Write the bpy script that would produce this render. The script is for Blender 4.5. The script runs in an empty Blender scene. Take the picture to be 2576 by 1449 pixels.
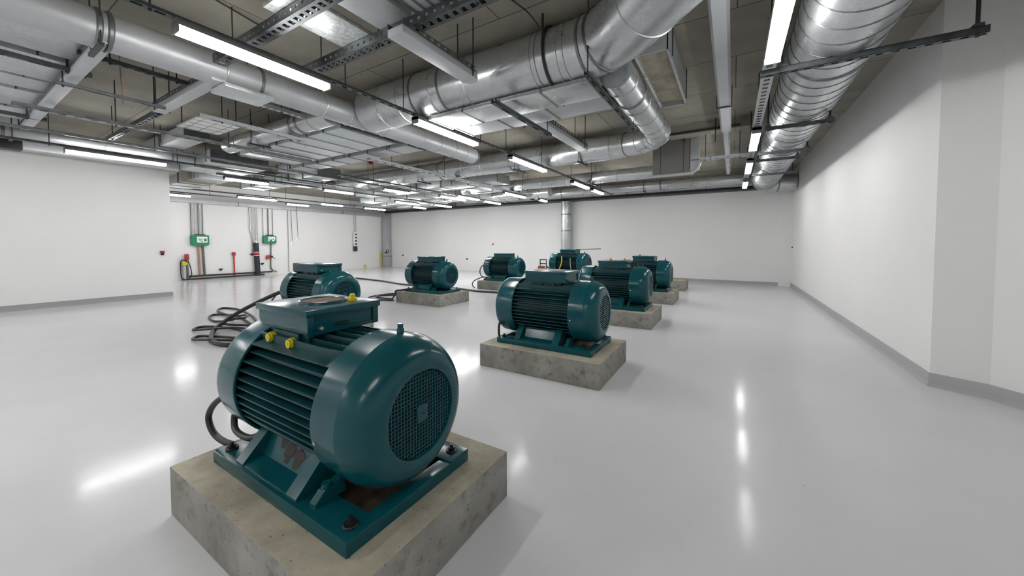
import bpy, bmesh, math, random
from mathutils import Vector, Matrix
random.seed(7)
S = bpy.context.scene
COL = S.collection
PI = math.pi
ORG = {}          # world origin of every object built so far

# ------------------------------------------------------------------ materials
def nmat(name, color, rough=.5, metal=0., coat=0., spec=None):
    m = bpy.data.materials.new(name); m.use_nodes = True
    nt = m.node_tree; b = nt.nodes['Principled BSDF']
    b.inputs['Base Color'].default_value = (*color, 1)
    b.inputs['Roughness'].default_value = rough
    b.inputs['Metallic'].default_value = metal
    if coat: b.inputs['Coat Weight'].default_value = coat; b.inputs['Coat Roughness'].default_value = .12
    if spec is not None: b.inputs['Specular IOR Level'].default_value = spec
    return m, nt, b
def node(nt, kind, **kw):
    n = nt.nodes.new(kind)
    for k, v in kw.items():
        if hasattr(n, k): setattr(n, k, v)
        else: n.inputs[k].default_value = v
    return n
def objco(nt, scale=(1, 1, 1)):
    t = node(nt, 'ShaderNodeTexCoord'); mp = node(nt, 'ShaderNodeMapping')
    mp.inputs['Scale'].default_value = scale
    nt.links.new(t.outputs['Object'], mp.inputs['Vector']); return mp.outputs['Vector']
def noise(nt, vec, scale, detail=4, rough=.55):
    n = node(nt, 'ShaderNodeTexNoise'); n.inputs['Scale'].default_value = scale
    n.inputs['Detail'].default_value = detail; n.inputs['Roughness'].default_value = rough
    nt.links.new(vec, n.inputs['Vector']); return n.outputs['Fac']
def ramp(nt, fac, stops):
    r = node(nt, 'ShaderNodeValToRGB'); e = r.color_ramp.elements
    while len(e) < len(stops): e.new(.5)
    for i, (p, c) in enumerate(stops):
        e[i].position = p; e[i].color = (*c, 1) if len(c) == 3 else c
    nt.links.new(fac, r.inputs['Fac']); return r.outputs['Color']
def mix(nt, fac, a, b, mode='MIX'):
    m = node(nt, 'ShaderNodeMix', data_type='RGBA', blend_type=mode)
    for sock, v in ((m.inputs[0], fac), (m.inputs[6], a), (m.inputs[7], b)):
        if hasattr(v, 'is_output'): nt.links.new(v, sock)
        elif isinstance(v, (int, float)): sock.default_value = v
        else: sock.default_value = (*v, 1)
    return m.outputs[2]
def bump(nt, b, h, strength=.2, dist=.01):
    n = node(nt, 'ShaderNodeBump'); n.inputs['Strength'].default_value = strength; n.inputs['Distance'].default_value = dist
    nt.links.new(h, n.inputs['Height']); nt.links.new(n.outputs['Normal'], b.inputs['Normal'])

def simple(name, color, rough=.5, metal=0., coat=0., var=.15, scale=6., spec=None):
    m, nt, b = nmat(name, color, rough, metal, coat, spec)
    v = objco(nt); f = noise(nt, v, scale)
    lo = tuple(c * (1 - var) for c in color); hi = tuple(min(1, c * (1 + var)) for c in color)
    nt.links.new(ramp(nt, f, [(.3, lo), (.7, hi)]), b.inputs['Base Color'])
    return m
M = {}
M['teal'] = simple('teal_paint', (.0028, .068, .083), .19, 0, .0, .14, 3., .36)
M['teal_dark'] = simple('teal_paint_fins', (.0025, .046, .055), .38, 0, .0, .2, 5., .38)
M['inner'] = simple('shade_black_interior', (.006, .010, .012), .7)  # near-black that paints shade into the motor's hollows
M['black'] = simple('black_rubber', (.016, .016, .017), .42)
M['iron'] = simple('black_iron', (.022, .022, .024), .45, .4)
M['rustyiron'] = simple('rusty_iron', (.075, .05, .035), .7, .2, 0, .5, 14.)
M['brown'] = simple('brown_grit', (.16, .115, .075), .9, 0, 0, .4, 60.)
M['yellow'] = simple('yellow_plastic', (.68, .58, .02), .4)
M['brass'] = simple('brass', (.55, .36, .10), .35, .7)
M['chrome'] = simple('bright_steel', (.72, .72, .72), .25, .9)
M['green'] = simple('green_plastic', (.005, .20, .085), .4)
M['whiteplastic_and_sheen'] = simple('white_plastic_and_sheen', (.80, .82, .80), .5, 0, 0, .04)
M['red'] = simple('red_paint', (.42, .02, .025), .4)
M['copper'] = simple('copper_pipe', (.42, .25, .15), .45, .3)
M['greypipe'] = simple('grey_pipe', (.13, .14, .13), .45, .2)
M['lightpipe'] = simple('pale_conduit', (.55, .56, .56), .4, .3)
M['darkpipe'] = simple('dark_slate_wrap', (.018, .022, .034), .55)
M['orange'] = simple('orange_plastic', (.24, .07, .015), .5)
M['trunking'] = simple('pale_grey_trunking', (.48, .50, .52), .42, .35, 0, .06, 2.)
M['strut'] = simple('galvanised_strut', (.19, .205, .21), .42, .75, 0, .3, 9.)
M['box_grey'] = simple('plain_dark_grey_board', (.17, .165, .15), .8, 0, 0, .06, 1.5)
M['darkstrut'] = simple('dark_steel_strut', (.085, .095, .10), .45, .6, 0, .35, 9.)
M['bluesteel'] = simple('dark_blue_steel', (.06, .085, .09), .4, .4)
M['housing'] = simple('light_housing', (.17, .17, .175), .4, .3)
M['rod'] = simple('threaded_rod', (.045, .045, .048), .5, .5)

def concrete(name, lo, hi, scale, pores=True, rough=.85, stain=None):
    m, nt, b = nmat(name, hi, rough)
    v = objco(nt)
    c = ramp(nt, noise(nt, v, scale, 6, .65), [(.32, lo), (.68, hi)])
    big = noise(nt, v, scale * .35, 3)
    c = mix(nt, .5, c, ramp(nt, big, [(.3, tuple(x * .7 for x in lo)), (.7, tuple(min(1, x * 1.12) for x in hi))]))
    if stain:
        c = mix(nt, ramp(nt, noise(nt, v, scale * 1.7, 5, .7), [(.52, (0, 0, 0)), (.70, (.75, .75, .75))]), c, stain)
    if pores:
        vo = node(nt, 'ShaderNodeTexVoronoi'); vo.inputs['Scale'].default_value = 21; nt.links.new(v, vo.inputs['Vector'])
        c = mix(nt, ramp(nt, vo.outputs['Distance'], [(.06, (.8, .8, .8)), (.13, (0, 0, 0))]), c, tuple(x * .35 for x in lo))
    nt.links.new(c, b.inputs['Base Color'])
    bump(nt, b, noise(nt, v, scale * 6, 5), .25, .006)
    return m
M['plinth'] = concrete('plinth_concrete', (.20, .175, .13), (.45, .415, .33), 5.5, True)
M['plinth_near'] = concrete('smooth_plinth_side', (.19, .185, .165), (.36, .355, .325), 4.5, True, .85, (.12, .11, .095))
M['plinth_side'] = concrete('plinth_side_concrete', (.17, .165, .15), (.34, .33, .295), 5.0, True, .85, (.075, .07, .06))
M['plinth_pink'] = concrete('pinkish_block', (.27, .19, .15), (.44, .33, .27), 5.0, False)

def slab():
    m, nt, b = nmat('slab_concrete', (.2, .19, .165), .9)
    v = objco(nt)
    br = node(nt, 'ShaderNodeTexBrick')
    br.inputs['Scale'].default_value = 1.0; br.inputs['Brick Width'].default_value = 4.8; br.inputs['Row Height'].default_value = 1.22
    br.inputs['Mortar Size'].default_value = .008; br.inputs['Mortar Smooth'].default_value = .3
    br.inputs['Color1'].default_value = (.32, .30, .255, 1); br.inputs['Color2'].default_value = (.265, .25, .21, 1)
    br.inputs['Mortar'].default_value = (.08, .075, .065, 1)
    nt.links.new(v, br.inputs['Vector'])
    c = mix(nt, .55, br.outputs['Color'], ramp(nt, noise(nt, v, 1.1, 6, .6), [(.3, (.55, .55, .55)), (.7, (1.25, 1.22, 1.15))]), 'MULTIPLY')
    vo = node(nt, 'ShaderNodeTexVoronoi'); vo.inputs['Scale'].default_value = 2.2; nt.links.new(v, vo.inputs['Vector'])
    c = mix(nt, ramp(nt, vo.outputs['Distance'], [(.03, (.8, .8, .8)), (.05, (0, 0, 0))]), c, (.05, .045, .04))
    nt.links.new(c, b.inputs['Base Color']); bump(nt, b, noise(nt, v, 9, 5), .2)
    return m
M['slab'] = slab()
def floorm():
    m, nt, b = nmat('grey_epoxy', (.68, .68, .705), .14, 0, 0, .07)
    v = objco(nt)
    c = ramp(nt, noise(nt, v, .55, 6, .6), [(.3, (.595, .595, .612)), (.7, (.645, .645, .662))])
    vo = node(nt, 'ShaderNodeTexVoronoi'); vo.inputs['Scale'].default_value = 3.1; nt.links.new(v, vo.inputs['Vector'])
    c = mix(nt, ramp(nt, vo.outputs['Distance'], [(.018, (.5, .5, .5)), (.03, (0, 0, 0))]), c, (.33, .33, .34))
    nt.links.new(c, b.inputs['Base Color'])
    vr = objco(nt, (1, 1, 1))
    nt.links.new(ramp(nt, noise(nt, vr, 1.6, 6, .65), [(.3, (.10,) * 3), (.75, (.17,) * 3)]), b.inputs['Roughness'])
    bump(nt, b, noise(nt, v, 3.5, 3), .035, .02)
    return m
M['floor'] = floorm()
def wallm(name, c0):
    m, nt, b = nmat(name, c0, .75)
    v = objco(nt)
    nt.links.new(ramp(nt, noise(nt, v, .8, 5), [(.3, tuple(c * .965 for c in c0)), (.7, c0)]), b.inputs['Base Color'])
    bump(nt, b, noise(nt, v, 40, 3), .04, .004)
    return m
M['wall'] = wallm('white_wall_paint', (.79, .79, .785))
M['cove'] = wallm('grey_cove', (.40, .40, .41))
M['cove_dark'] = wallm('grey_skirting', (.33, .33, .34))
def galv(name, c0, rough=.34, spangle=14., metal=.85, aniso=False, var=.25):
    m, nt, b = nmat(name, c0, rough, metal)
    v = objco(nt)
    vo = node(nt, 'ShaderNodeTexVoronoi'); vo.inputs['Scale'].default_value = spangle; nt.links.new(v, vo.inputs['Vector'])
    bw = node(nt, 'ShaderNodeRGBToBW'); nt.links.new(vo.outputs['Color'], bw.inputs['Color'])
    c = ramp(nt, bw.outputs['Val'], [(.2, tuple(x * (1 - var) for x in c0)), (.8, tuple(min(1, x * (1 + var * .6)) for x in c0))])
    c = mix(nt, .55, c, ramp(nt, noise(nt, v, 2.5, 5, .6), [(.3, tuple(x * .88 for x in c0)), (.7, tuple(min(1, x * 1.08) for x in c0))]))
    nt.links.new(c, b.inputs['Base Color'])
    nt.links.new(ramp(nt, noise(nt, v, 3.2, 4), [(.3, (rough * .8,) * 3), (.7, (rough * 1.25,) * 3)]), b.inputs['Roughness'])
    bump(nt, b, noise(nt, v, 1.3, 1), .03, .02)
    return m
M['galv'] = galv('galvanised_sheet', (.52, .545, .555), .30, 34, .72, False, .12)
M['galv_flat'] = galv('galvanised_flat_sheet', (.56, .60, .60), .40, 26, .55, False, .14)
M['galv_spangle'] = galv('spangled_sheet', (.62, .65, .65), .38, 40, .7, False, .5)
M['galv_paint'] = galv('grey_coated_duct', (.46, .475, .49), .45, 5, .45, False, .05)
M['flange'] = simple('duct_flange', (.20, .215, .22), .4, .8)
M['stain'] = simple('brown_rust_stain', (.035, .024, .022), .75)
def emis(strength):
    m = bpy.data.materials.new('glowing_diffuser'); m.use_nodes = True
    nt = m.node_tree; b = nt.nodes['Principled BSDF']
    b.inputs['Base Color'].default_value = (.9, .9, .9, 1)
    b.inputs['Emission Color'].default_value = (1, .99, .98, 1); b.inputs['Emission Strength'].default_value = strength
    return m
M['glow'] = emis(22.5); M['glow_soft'] = emis(14)

# ------------------------------------------------------------------ mesh builder
def smooth_path(pts, n=8):
    pts = [Vector(p) for p in pts]
    if len(pts) < 3: return pts
    out = []
    P = [pts[0] * 2 - pts[1]] + pts + [pts[-1] * 2 - pts[-2]]
    for i in range(1, len(P) - 2):
        a, b, c, d = P[i - 1], P[i], P[i + 1], P[i + 2]
        for k in range(n):
            t = k / n
            out.append(.5 * ((2 * b) + (c - a) * t + (2 * a - 5 * b + 4 * c - d) * t * t + (3 * b - a - 3 * c + d) * t ** 3))
    out.append(pts[-1]); return out
class MB:
    def __init__(self): self.bm = bmesh.new(); self.mats = []
    def slot(self, m):
        if m not in self.mats: self.mats.append(m)
        return self.mats.index(m)
    def box(self, x0, x1, y0, y1, z0, z1, bev=0, mi=0):
        t = bmesh.new(); bmesh.ops.create_cube(t, size=1)
        bmesh.ops.scale(t, vec=(abs(x1 - x0), abs(y1 - y0), abs(z1 - z0)), verts=t.verts)
        bmesh.ops.translate(t, vec=((x0 + x1) / 2, (y0 + y1) / 2, (z0 + z1) / 2), verts=t.verts)
        if bev: bmesh.ops.bevel(t, geom=list(t.edges), offset=bev, segments=2, profile=.6, affect='EDGES')
        return self.add(t, mi)
    def add(self, t, mi=0, mtx=None):
        if mtx is not None: t.transform(mtx)
        vm = {v: self.bm.verts.new(v.co) for v in t.verts}
        for f in t.faces:
            try: nf = self.bm.faces.new([vm[v] for v in f.verts]); nf.material_index = mi
            except ValueError: pass
        t.free(); return self
    def tube(self, pts, r, seg=12, cap=True, mi=0, closed=False):
        pts = [Vector(p) for p in pts]; n = len(pts)
        rs = r if isinstance(r, (list, tuple)) else [r] * n
        rings = []; up = None
        for i, p in enumerate(pts):
            if closed: d = pts[(i + 1) % n] - pts[i - 1]
            else: d = pts[min(i + 1, n - 1)] - pts[max(i - 1, 0)]
            d.normalize()
            if up is None:
                up = Vector((0, 0, 1)) if abs(d.z) < .9 else Vector((0, 1, 0))
            u = up - d * up.dot(d)
            if u.length < 1e-6: u = d.orthogonal()
            u.normalize(); up = u; w = d.cross(u)
            rings.append([self.bm.verts.new(p + (u * math.cos(a) + w * math.sin(a)) * rs[i]) for a in [2 * PI * k / seg for k in range(seg)]])
        m = n if closed else n - 1
        for i in range(m):
            A, B = rings[i], rings[(i + 1) % n]
            for k in range(seg):
                f = self.bm.faces.new((A[k], A[(k + 1) % seg], B[(k + 1) % seg], B[k])); f.material_index = mi
        if cap and not closed:
            for R in (rings[0], rings[-1]):
                try: f = self.bm.faces.new(R); f.material_index = mi
                except ValueError: pass
        return self
    def cyl(self, a, b, r, seg=16, r2=None, mi=0):
        return self.tube([a, b], [r, r if r2 is None else r2], seg, True, mi)
    def lathe(self, prof, seg=48, axis='x', c=(0, 0, 0), mi=0, closed=False):
        c = Vector(c); rings = []
        for (t, r) in prof:
            ring = []
            for k in range(seg):
                a = 2 * PI * k / seg; u, w = r * math.cos(a), r * math.sin(a)
                p = {'x': (t, u, w), 'y': (w, t, u), 'z': (u, w, t)}[axis]
                ring.append(self.bm.verts.new(c + Vector(p)))
            rings.append(ring)
        n = len(rings)
        for i in range(n if closed else n - 1):
            A, B = rings[i], rings[(i + 1) % n]
            for k in range(seg):
                f = self.bm.faces.new((A[k], A[(k + 1) % seg], B[(k + 1) % seg], B[k])); f.material_index = mi
        if not closed:
            for i, R in ((0, rings[0]), (n - 1, rings[-1])):
                if prof[i][1] > 1e-5:
                    try: f = self.bm.faces.new(R); f.material_index = mi
                    except ValueError: pass
        bmesh.ops.remove_doubles(self.bm, verts=self.bm.verts, dist=1e-6) if any(p[1] <= 1e-5 for p in prof) else None
        return self
    def prism(self, poly, a, b, axis='x', mi=0):
        """poly in the plane across axis; extruded from a to b"""
        def P(t, p): return {'x': (t, p[0], p[1]), 'y': (p[0], t, p[1]), 'z': (p[0], p[1], t)}[axis]
        A = [self.bm.verts.new(P(a, p)) for p in poly]; B = [self.bm.verts.new(P(b, p)) for p in poly]
        fs = [self.bm.faces.new(A), self.bm.faces.new(B)]
        n = len(poly)
        for i in range(n): fs.append(self.bm.faces.new((A[i], A[(i + 1) % n], B[(i + 1) % n], B[i])))
        for f in fs: f.material_index = mi
        return self
    def build(self, name, mat, parent=None, ang=35, extra=()):
        o0 = ORG.get(parent.name, Vector()) if parent else Vector()
        bm = self.bm
        bmesh.ops.translate(bm, vec=-o0, verts=bm.verts)
        bmesh.ops.recalc_face_normals(bm, faces=bm.faces)
        me = bpy.data.meshes.new(name); bm.to_mesh(me); bm.free()
        for m in (mat, *extra): me.materials.append(M[m] if isinstance(m, str) else m)
        me.polygons.foreach_set('use_smooth', [True] * len(me.polygons))
        me.set_sharp_from_angle(angle=math.radians(ang))
        o = bpy.data.objects.new(name, me); COL.objects.link(o)
        if parent: o.parent = parent
        ORG[o.name] = o0
        return o
def tag(o, label, cat, group=None, kind=None):
    o['label'] = label; o['category'] = cat
    if group: o['group'] = group
    if kind: o['kind'] = kind
    return o
def thing(name, label, cat, loc=(0, 0, 0), group=None):
    o = bpy.data.objects.new(name, None); COL.objects.link(o)
    o.location = loc; o.empty_display_size = .1; ORG[o.name] = Vector(loc)
    return tag(o, label, cat, group)
def struct(o): o['kind'] = 'structure'; return o
def dup(root, label, loc, group=None):
    r = root.copy(); COL.objects.link(r); r.location = loc; r['label'] = label
    if group: r['group'] = group
    ORG[r.name] = Vector(loc)
    for ch in list(root.children):
        c = ch.copy(); COL.objects.link(c); c.parent = r; ORG[c.name] = Vector(loc)
        for g in list(ch.children):
            d = g.copy(); COL.objects.link(d); d.parent = c; ORG[d.name] = Vector(loc)
    return r

# ------------------------------------------------------------------ the setting
ZS = 4.25                      # underside of the slab
XR, YB, XF, XL, YL = 1.87, 16.8, -20.3, -14.45, 4.0
struct(MB().box(XF - .3, 3.9, -5.3, YB + .3, -.2, 0).build('floor', 'floor'))
struct(MB().box(XF - .3, 3.9, -5.3, YB + .3, ZS, ZS + .25).build('ceiling', 'slab'))
struct(MB().box(XF, XR, YB, YB + .2, 0, ZS).build('wall_back', 'wall'))
struct(MB().box(XF - .2, XF, YL - .2, YB + .2, 0, ZS).build('wall_far_left', 'wall'))
struct(MB().box(XF - .2, XL, -5.2, YL, 0, ZS).build('wall_left', 'wall'))
struct(MB().prism([(XR, YB + .2), (1.92, 5.87), (2.29, 5.69), (2.46, 5.45), (3.3, 4.1), (3.3, -5.2), (3.6, -5.2), (3.6, YB + .2)], 0, ZS, 'z').build('wall_right', 'wall', None, 12))
struct(MB().box(XL, 3.4, -5.2, -5.0, 0, ZS).build('wall_front', 'wall'))
struct(MB().box(1.49, XR + .02, YB - .06, YB + .05, 0, ZS).build('trim_1', 'wall'))
# skirting with a coved foot
def skirting(name, pts, h, mat, side):
    b = MB(); prof = [(0, 0), (.035, 0), (.016, .025), (.012, .05), (.012, h - .008), (.006, h), (0, h)]
    rings = []
    pts = [Vector((*p, 0)) for p in pts]
    for i, p in enumerate(pts):
        d1 = (pts[i] - pts[i - 1]).normalized() if i else None
        d2 = (pts[i + 1] - pts[i]).normalized() if i < len(pts) - 1 else None
        n = Vector((0, 0, 0))
        for d in (d1, d2):
            if d: n += Vector((-d.y, d.x, 0)) * side
        n.normalize()
        rings.append([b.bm.verts.new(p + n * t + Vector((0, 0, z))) for t, z in prof])
    for A, B in zip(rings, rings[1:]):
        for k in range(len(prof) - 1): b.bm.faces.new((A[k], A[k + 1], B[k + 1], B[k]))
    b.bm.faces.new(rings[0]); b.bm.faces.new(rings[-1])
    struct(b.build(name, mat))
skirting('baseboard_right', [(XR - .001, YB), (1.919, 5.87), (2.289, 5.69), (2.459, 5.45), (3.299, 4.1), (3.299, -5)], .15, 'cove', -1)
skirting('baseboard_back', [(-3.2, YB - .001), (XR, YB - .001)], .13, 'cove', -1)
skirting('baseboard_left', [(XL + .001, -5), (XL + .001, YL)], .14, 'cove_dark', -1)
struct(MB().box(-6.5, .42, 9.0, 9.35, 4.03, ZS).build('beam', 'slab'))
struct(MB().box(XF, .42, 15.3, 15.6, 4.05, ZS).build('beam', 'slab'))
struct(MB().box(-14.2, -13.7, 4.2, 4.9, 3.45, ZS).build('beam', 'slab'))

# ------------------------------------------------------------------ motors
HZ = .462                      # shaft height over the plinth
def make_motor(label, near=False):
    t = thing('electric_motor', label, 'motor', (0, 0, 0), 'teal electric motors on concrete plinths')
    C0 = (0, 0, HZ)
    # base frame
    b = MB()
    for s in (-1, 1): b.box(-.645, .645, s * .245, s * .405, 0, .072, .006)
    b.box(.565, .645, -.25, .25, 0, .066, .005); b.box(-.645, -.545, -.25, .25, 0, .066, .005)
    base = b.build('base_frame', 'teal', t)
    MB().box(-.55, .57, -.25, .25, 0.002, .018).build('recess_plate', 'rustyiron', t)['label'] = 'rusty recessed plate inside the base'
    for sx in (-1, 1):
        for sy in (-1, 1):
            b = MB(); x, y = sx * .575, sy * .335
            b.lathe([(.072, .032), (.078, .034), (.082, .030), (.080, .022)], 20, 'z', (x, y, 0))
            b.cyl((x, y, .070), (x, y, .096), .020, 6); b.cyl((x, y, .09), (x, y, .112), .010, 10)
            b.build('anchor_bolt', 'iron', t)
    # feet
    for s in (-1, 1):
        q = (lambda P: [(s * y, z) for y, z in P])
        rib = q([(.385, .070), (.385, .082), (.235, .235), (.12, .25), (.12, .07)])
        mid = q([(.380, .070), (.380, .080), (.285, .098), (.215, .215), (.12, .23), (.12, .07)])
        b = MB(); b.prism(rib, -.395, -.315); b.prism(mid, -.32, .14); b.prism(rib, .135, .225)
        f = b.build('foot', 'teal', t, 5)
        if near and s < 0:
            b = MB()
            for cx, cz, ra, rb in ((-.165, .186, .030, .034), (-.085, .168, .045, .044), (.01, .150, .042, .050), (-.08, .125, .02, .02)):
                # the sloped panel between (-.285,.098) and (-.215,.215)
                ring = []
                for k in range(18):
                    a = 2 * PI * k / 18; w = 1 + .16 * math.sin(3 * a + cx * 40) + .1 * math.sin(5 * a)
                    zz = cz + rb * w * math.sin(a) * .86; yy = -.285 + (zz - .098) / (.215 - .098) * .07
                    zz = max(.102, min(.212, zz)); yy = -.285 + (zz - .098) / .117 * .07
                    ring.append((cx + ra * w * math.cos(a), yy - .0018, zz + .001))
                vs = [b.bm.verts.new(p) for p in ring]; vb = [b.bm.verts.new((p[0], p[1] + .0016, p[2] - .001)) for p in ring]
                b.bm.faces.new(vs); b.bm.faces.new(vb)
                for k in range(18): b.bm.faces.new((vs[k], vs[(k + 1) % 18], vb[(k + 1) % 18], vb[k]))
            b.build('rust_stain', 'stain', f)['label'] = 'dark brown rust patches on the foot'
        b = MB(); b.prism(q([(.36, .07), (.36, .085), (.315, .125), (.22, .15), (.2, .07)]), .30, .345)
        b.cyl((.323, s * .29, .12), (.323, s * .29, .152), .022, 12)
        b.build('jacking_lug', 'teal', t, 25)
    # stator and fins
    MB().lathe([(-.60, .29), (.42, .29)], 48, 'x', C0).build('stator_housing', 'teal_dark', t)
    b = MB(); h = .0042
    for i in range(-6, 6):
        z = .022 + i * .046
        ro = math.sqrt(.358 ** 2 - z * z) if abs(z) < .2 else math.sqrt(.35 ** 2 - z * z); ri = math.sqrt(.285 ** 2 - z * z)
        for s in (-1, 1): b.box(-.455, .375, s * ri, s * ro, HZ + z - h, HZ + z + h, .0018)
    for i in range(-4, 5):
        y = i * .05; ro = math.sqrt(.352 ** 2 - y * y); ri = math.sqrt(.285 ** 2 - y * y)
        b.box(-.455, .385, y - h, y + h, HZ + ri, HZ + ro, .0018)
        if abs(y) < .16: b.box(-.455, .375, y - h, y + h, HZ - ro + .03, HZ - ri, .0018)
    b.build('cooling_fins', 'teal_dark', t)
    for s in (-1, 1):
        b = MB(); b.prism([(s * .205, HZ + .262), (s * .275, HZ + .248), (s * .276, HZ + .254), (s * .217, HZ + .270), (s * .217, HZ + .31), (s * .205, HZ + .31)], -.455, .345)
        b.build('top_ledge', 'teal_dark', t, 20)
    # rear shroud, open towards the fins
    pr = [(-.645, .0), (-.715, .0), (-.722, .24), (-.720, .305), (-.714, .334), (-.70, .354), (-.678, .366), (-.65, .371), (-.445, .373), (-.440, .369), (-.440, .360), (-.445, .358), (-.60, .355), (-.612, .0)]
    MB().lathe(pr[1:], 56, 'x', C0).build('rear_shroud', 'teal', t)
    MB().lathe([(-.607, .354), (-.60, .354), (-.60, .29), (-.607, .29)], 48, 'x', C0, 0, True).build('shroud_shade_ring', 'inner', t)  # black ring standing for the shade in the shroud gap
    # fan cover
    pr = [(.335, .352), (.335, .371), (.342, .376), (.525, .378), (.548, .3725), (.574, .3645), (.598, .354), (.620, .341), (.640, .3255), (.656, .309), (.668, .292), (.6755, .276), (.6795, .262), (.682, .246)]
    pr += [(.683, .225), (.681, .216), (.652, .213), (.650, 0)]
    cov = MB().lathe(pr, 80, 'x', C0).build('fan_cover', 'teal', t, 11.5)
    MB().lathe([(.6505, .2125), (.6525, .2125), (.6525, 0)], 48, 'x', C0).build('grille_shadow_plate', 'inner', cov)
    b = MB(); R = .212
    if near:
        n = 11; st = R / (n + .2)
        for i in range(-n, n + 1):
            u = i * st; L = math.sqrt(max(0, R * R - u * u))
            if L < .02: continue
            off = 0
            b.box(.668, .674, u - .0021, u + .0021, HZ - L, HZ + L)
            b.box(.666, .672, -L, L, HZ + u - .0021, HZ + u + .0021)
        for i in range(-n, n):
            for j in range(-n, n):
                y, z = (i + .5) * st, (j + .5) * st
                if y * y + z * z > (R - .018) ** 2: continue
                for (dy, dz) in ((-.5, -.5), (.5, -.5), (-.5, .5), (.5, .5)):   # fillets at the corners of the holes
                    cy, cz = y + dy * st, HZ + z + dz * st; k = .0055
                    b.prism([(cy, cz), (cy - dy * 2 * k, cz), (cy, cz - dz * 2 * k)], .667, .673)
    else:
        for i in range(-9, 10):
            u = i * .0225; L = math.sqrt(max(0, R * R - u * u))
            b.box(.664, .676, -L, L, HZ + u - .0045, HZ + u + .0045)
        for u in (-.11, .11): 
            L = math.sqrt(R * R - u * u); b.box(.662, .668, u - .005, u + .005, HZ - L, HZ + L)
    gr = b.build('grille', 'teal', cov)
    b = MB()
    if near: b.prism([(-.032, HZ - .043), (.022, HZ - .043), (.036, HZ - .03), (.036, HZ + .036), (.012, HZ + .046), (-.026, HZ + .046), (-.036, HZ + .03)], .668, .678)
    else: b.lathe([(.666, .03), (.679, .03), (.681, .026), (.681, 0)], 20, 'x', C0)
    b.build('hub_plate', 'teal', cov, 25)
    if near:
        MB().cyl((.676, .008, HZ - .004), (.680, .008, HZ - .004), .006, 10).build('hub_screw', 'iron', cov)
    b = MB()
    for a in (70, 100, 190, 235, 305): 
        a = math.radians(a); b.cyl((.37, .372 * math.cos(a), HZ + .372 * math.sin(a)), (.37, .382 * math.cos(a), HZ + .382 * math.sin(a)), .009, 8)
    b.build('cover_screws', 'chrome', t)
    # lifting lug on top of the fan cover
    b = MB(); b.box(.495, .52, -.0, .03, HZ + .37, HZ + .405, .003); b.lathe([(.405, .0), (.405, .014), (.425, .016), (.428, .012), (.428, 0)], 12, 'z', (.507, .015, HZ))
    b.build('lifting_lug', 'teal', t)
    # terminal box
    dx = -.215 if near else -.03
    X0, X1, Y0, Y1 = dx - (.235 if near else .285), dx + .285, -.225, .215
    b = MB(); b.box(dx - .23, dx + .2, -.17, .17, HZ + .27, .84, .006); neck = b.build('box_neck', 'teal_dark', t)
    b = MB()
    b.prism([(Y0 + .02, .812), (Y1 - .01, .812), (Y1, .83), (Y1, .925), (Y0, .925), (Y0, .86)], X0, X1 - .012)
    b.box(X1 - .015, X1, Y0, Y0 + .035, .805, .925, .003); b.box(X1 - .015, X1, Y1 - .03, Y1 + .008, .812, .925, .003)
    b.box(X1 - .012, X1 - .004, Y0, Y1, .812, .832); 
    tb = b.build('terminal_box', 'teal', t, 25)
    b = MB(); b.box(X0 - .014, X1 + .014, Y0 - .014, Y1 + .014, .915, .953, .006)
    lid = b.build('lid', 'teal', tb)
    b = MB()
    for (x, y) in ((X1, Y0 + .07), ):
        b.cyl((x - .005, y, .846), (x + .016, y, .846), .013, 6); b.cyl((x + .014, y, .846), (x + .024, y, .846), .006, 8)
    b.build('box_screw', 'chrome', tb)
    if near:
        MB().box(X1 - .008, X1 + .001, Y0 + .17, Y0 + .24, .848, .860).build('box_label_slot', 'inner', tb)
        b = MB(); b.lathe([(.9525, .138), (.966, .134), (.968, .127), (.964, .120), (.957, .118)], 40, 'z', (dx + .06, -.0, 0))
        b.build('lid_ring', 'teal', tb)
        MB().lathe([(.9535, .119), (.9615, .119), (.9625, .08), (.9620, 0)], 40, 'z', (dx + .06, 0, 0)).build('rusty_disc', 'brown', tb)['label'] = 'round rusty brown disc set in the lid'
        b = MB(); x, y = dx + .18, .115
        b.lathe([(.953, .026), (.970, .026), (.974, .020), (.974, 0)], 6, 'z', (x, y, 0)); b.lathe([(.974, .016), (.99, .017), (.996, .012), (.997, 0)], 12, 'z', (x, y, 0))
        b.build('yellow_plug', 'yellow', tb)
        for x, z in ((-.335, .757), (-.115, .750)):
            b = MB(); b.cyl((x, -.165, z), (x, -.21, z), .02, 12); b.cyl((x, -.20, z), (x, -.224, z), .032, 6); b.cyl((x, -.223, z), (x, -.236, z), .024, 14); b.cyl((x, -.235, z), (x, -.239, z), .009, 8)
            b.build('cable_gland', 'yellow', neck)['label'] = 'bright yellow cable gland'
        MB().box(-.36, -.09, -.19, -.168, .722, .80, .004).build('gland_plate', 'teal_dark', neck)
    else:
        for x in (-.10, .07):
            b = MB(); b.cyl((x, -.165, .772), (x, -.20, .772), .022, 10); b.build('cable_gland', 'iron', neck)
    return t
PL = .29
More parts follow.
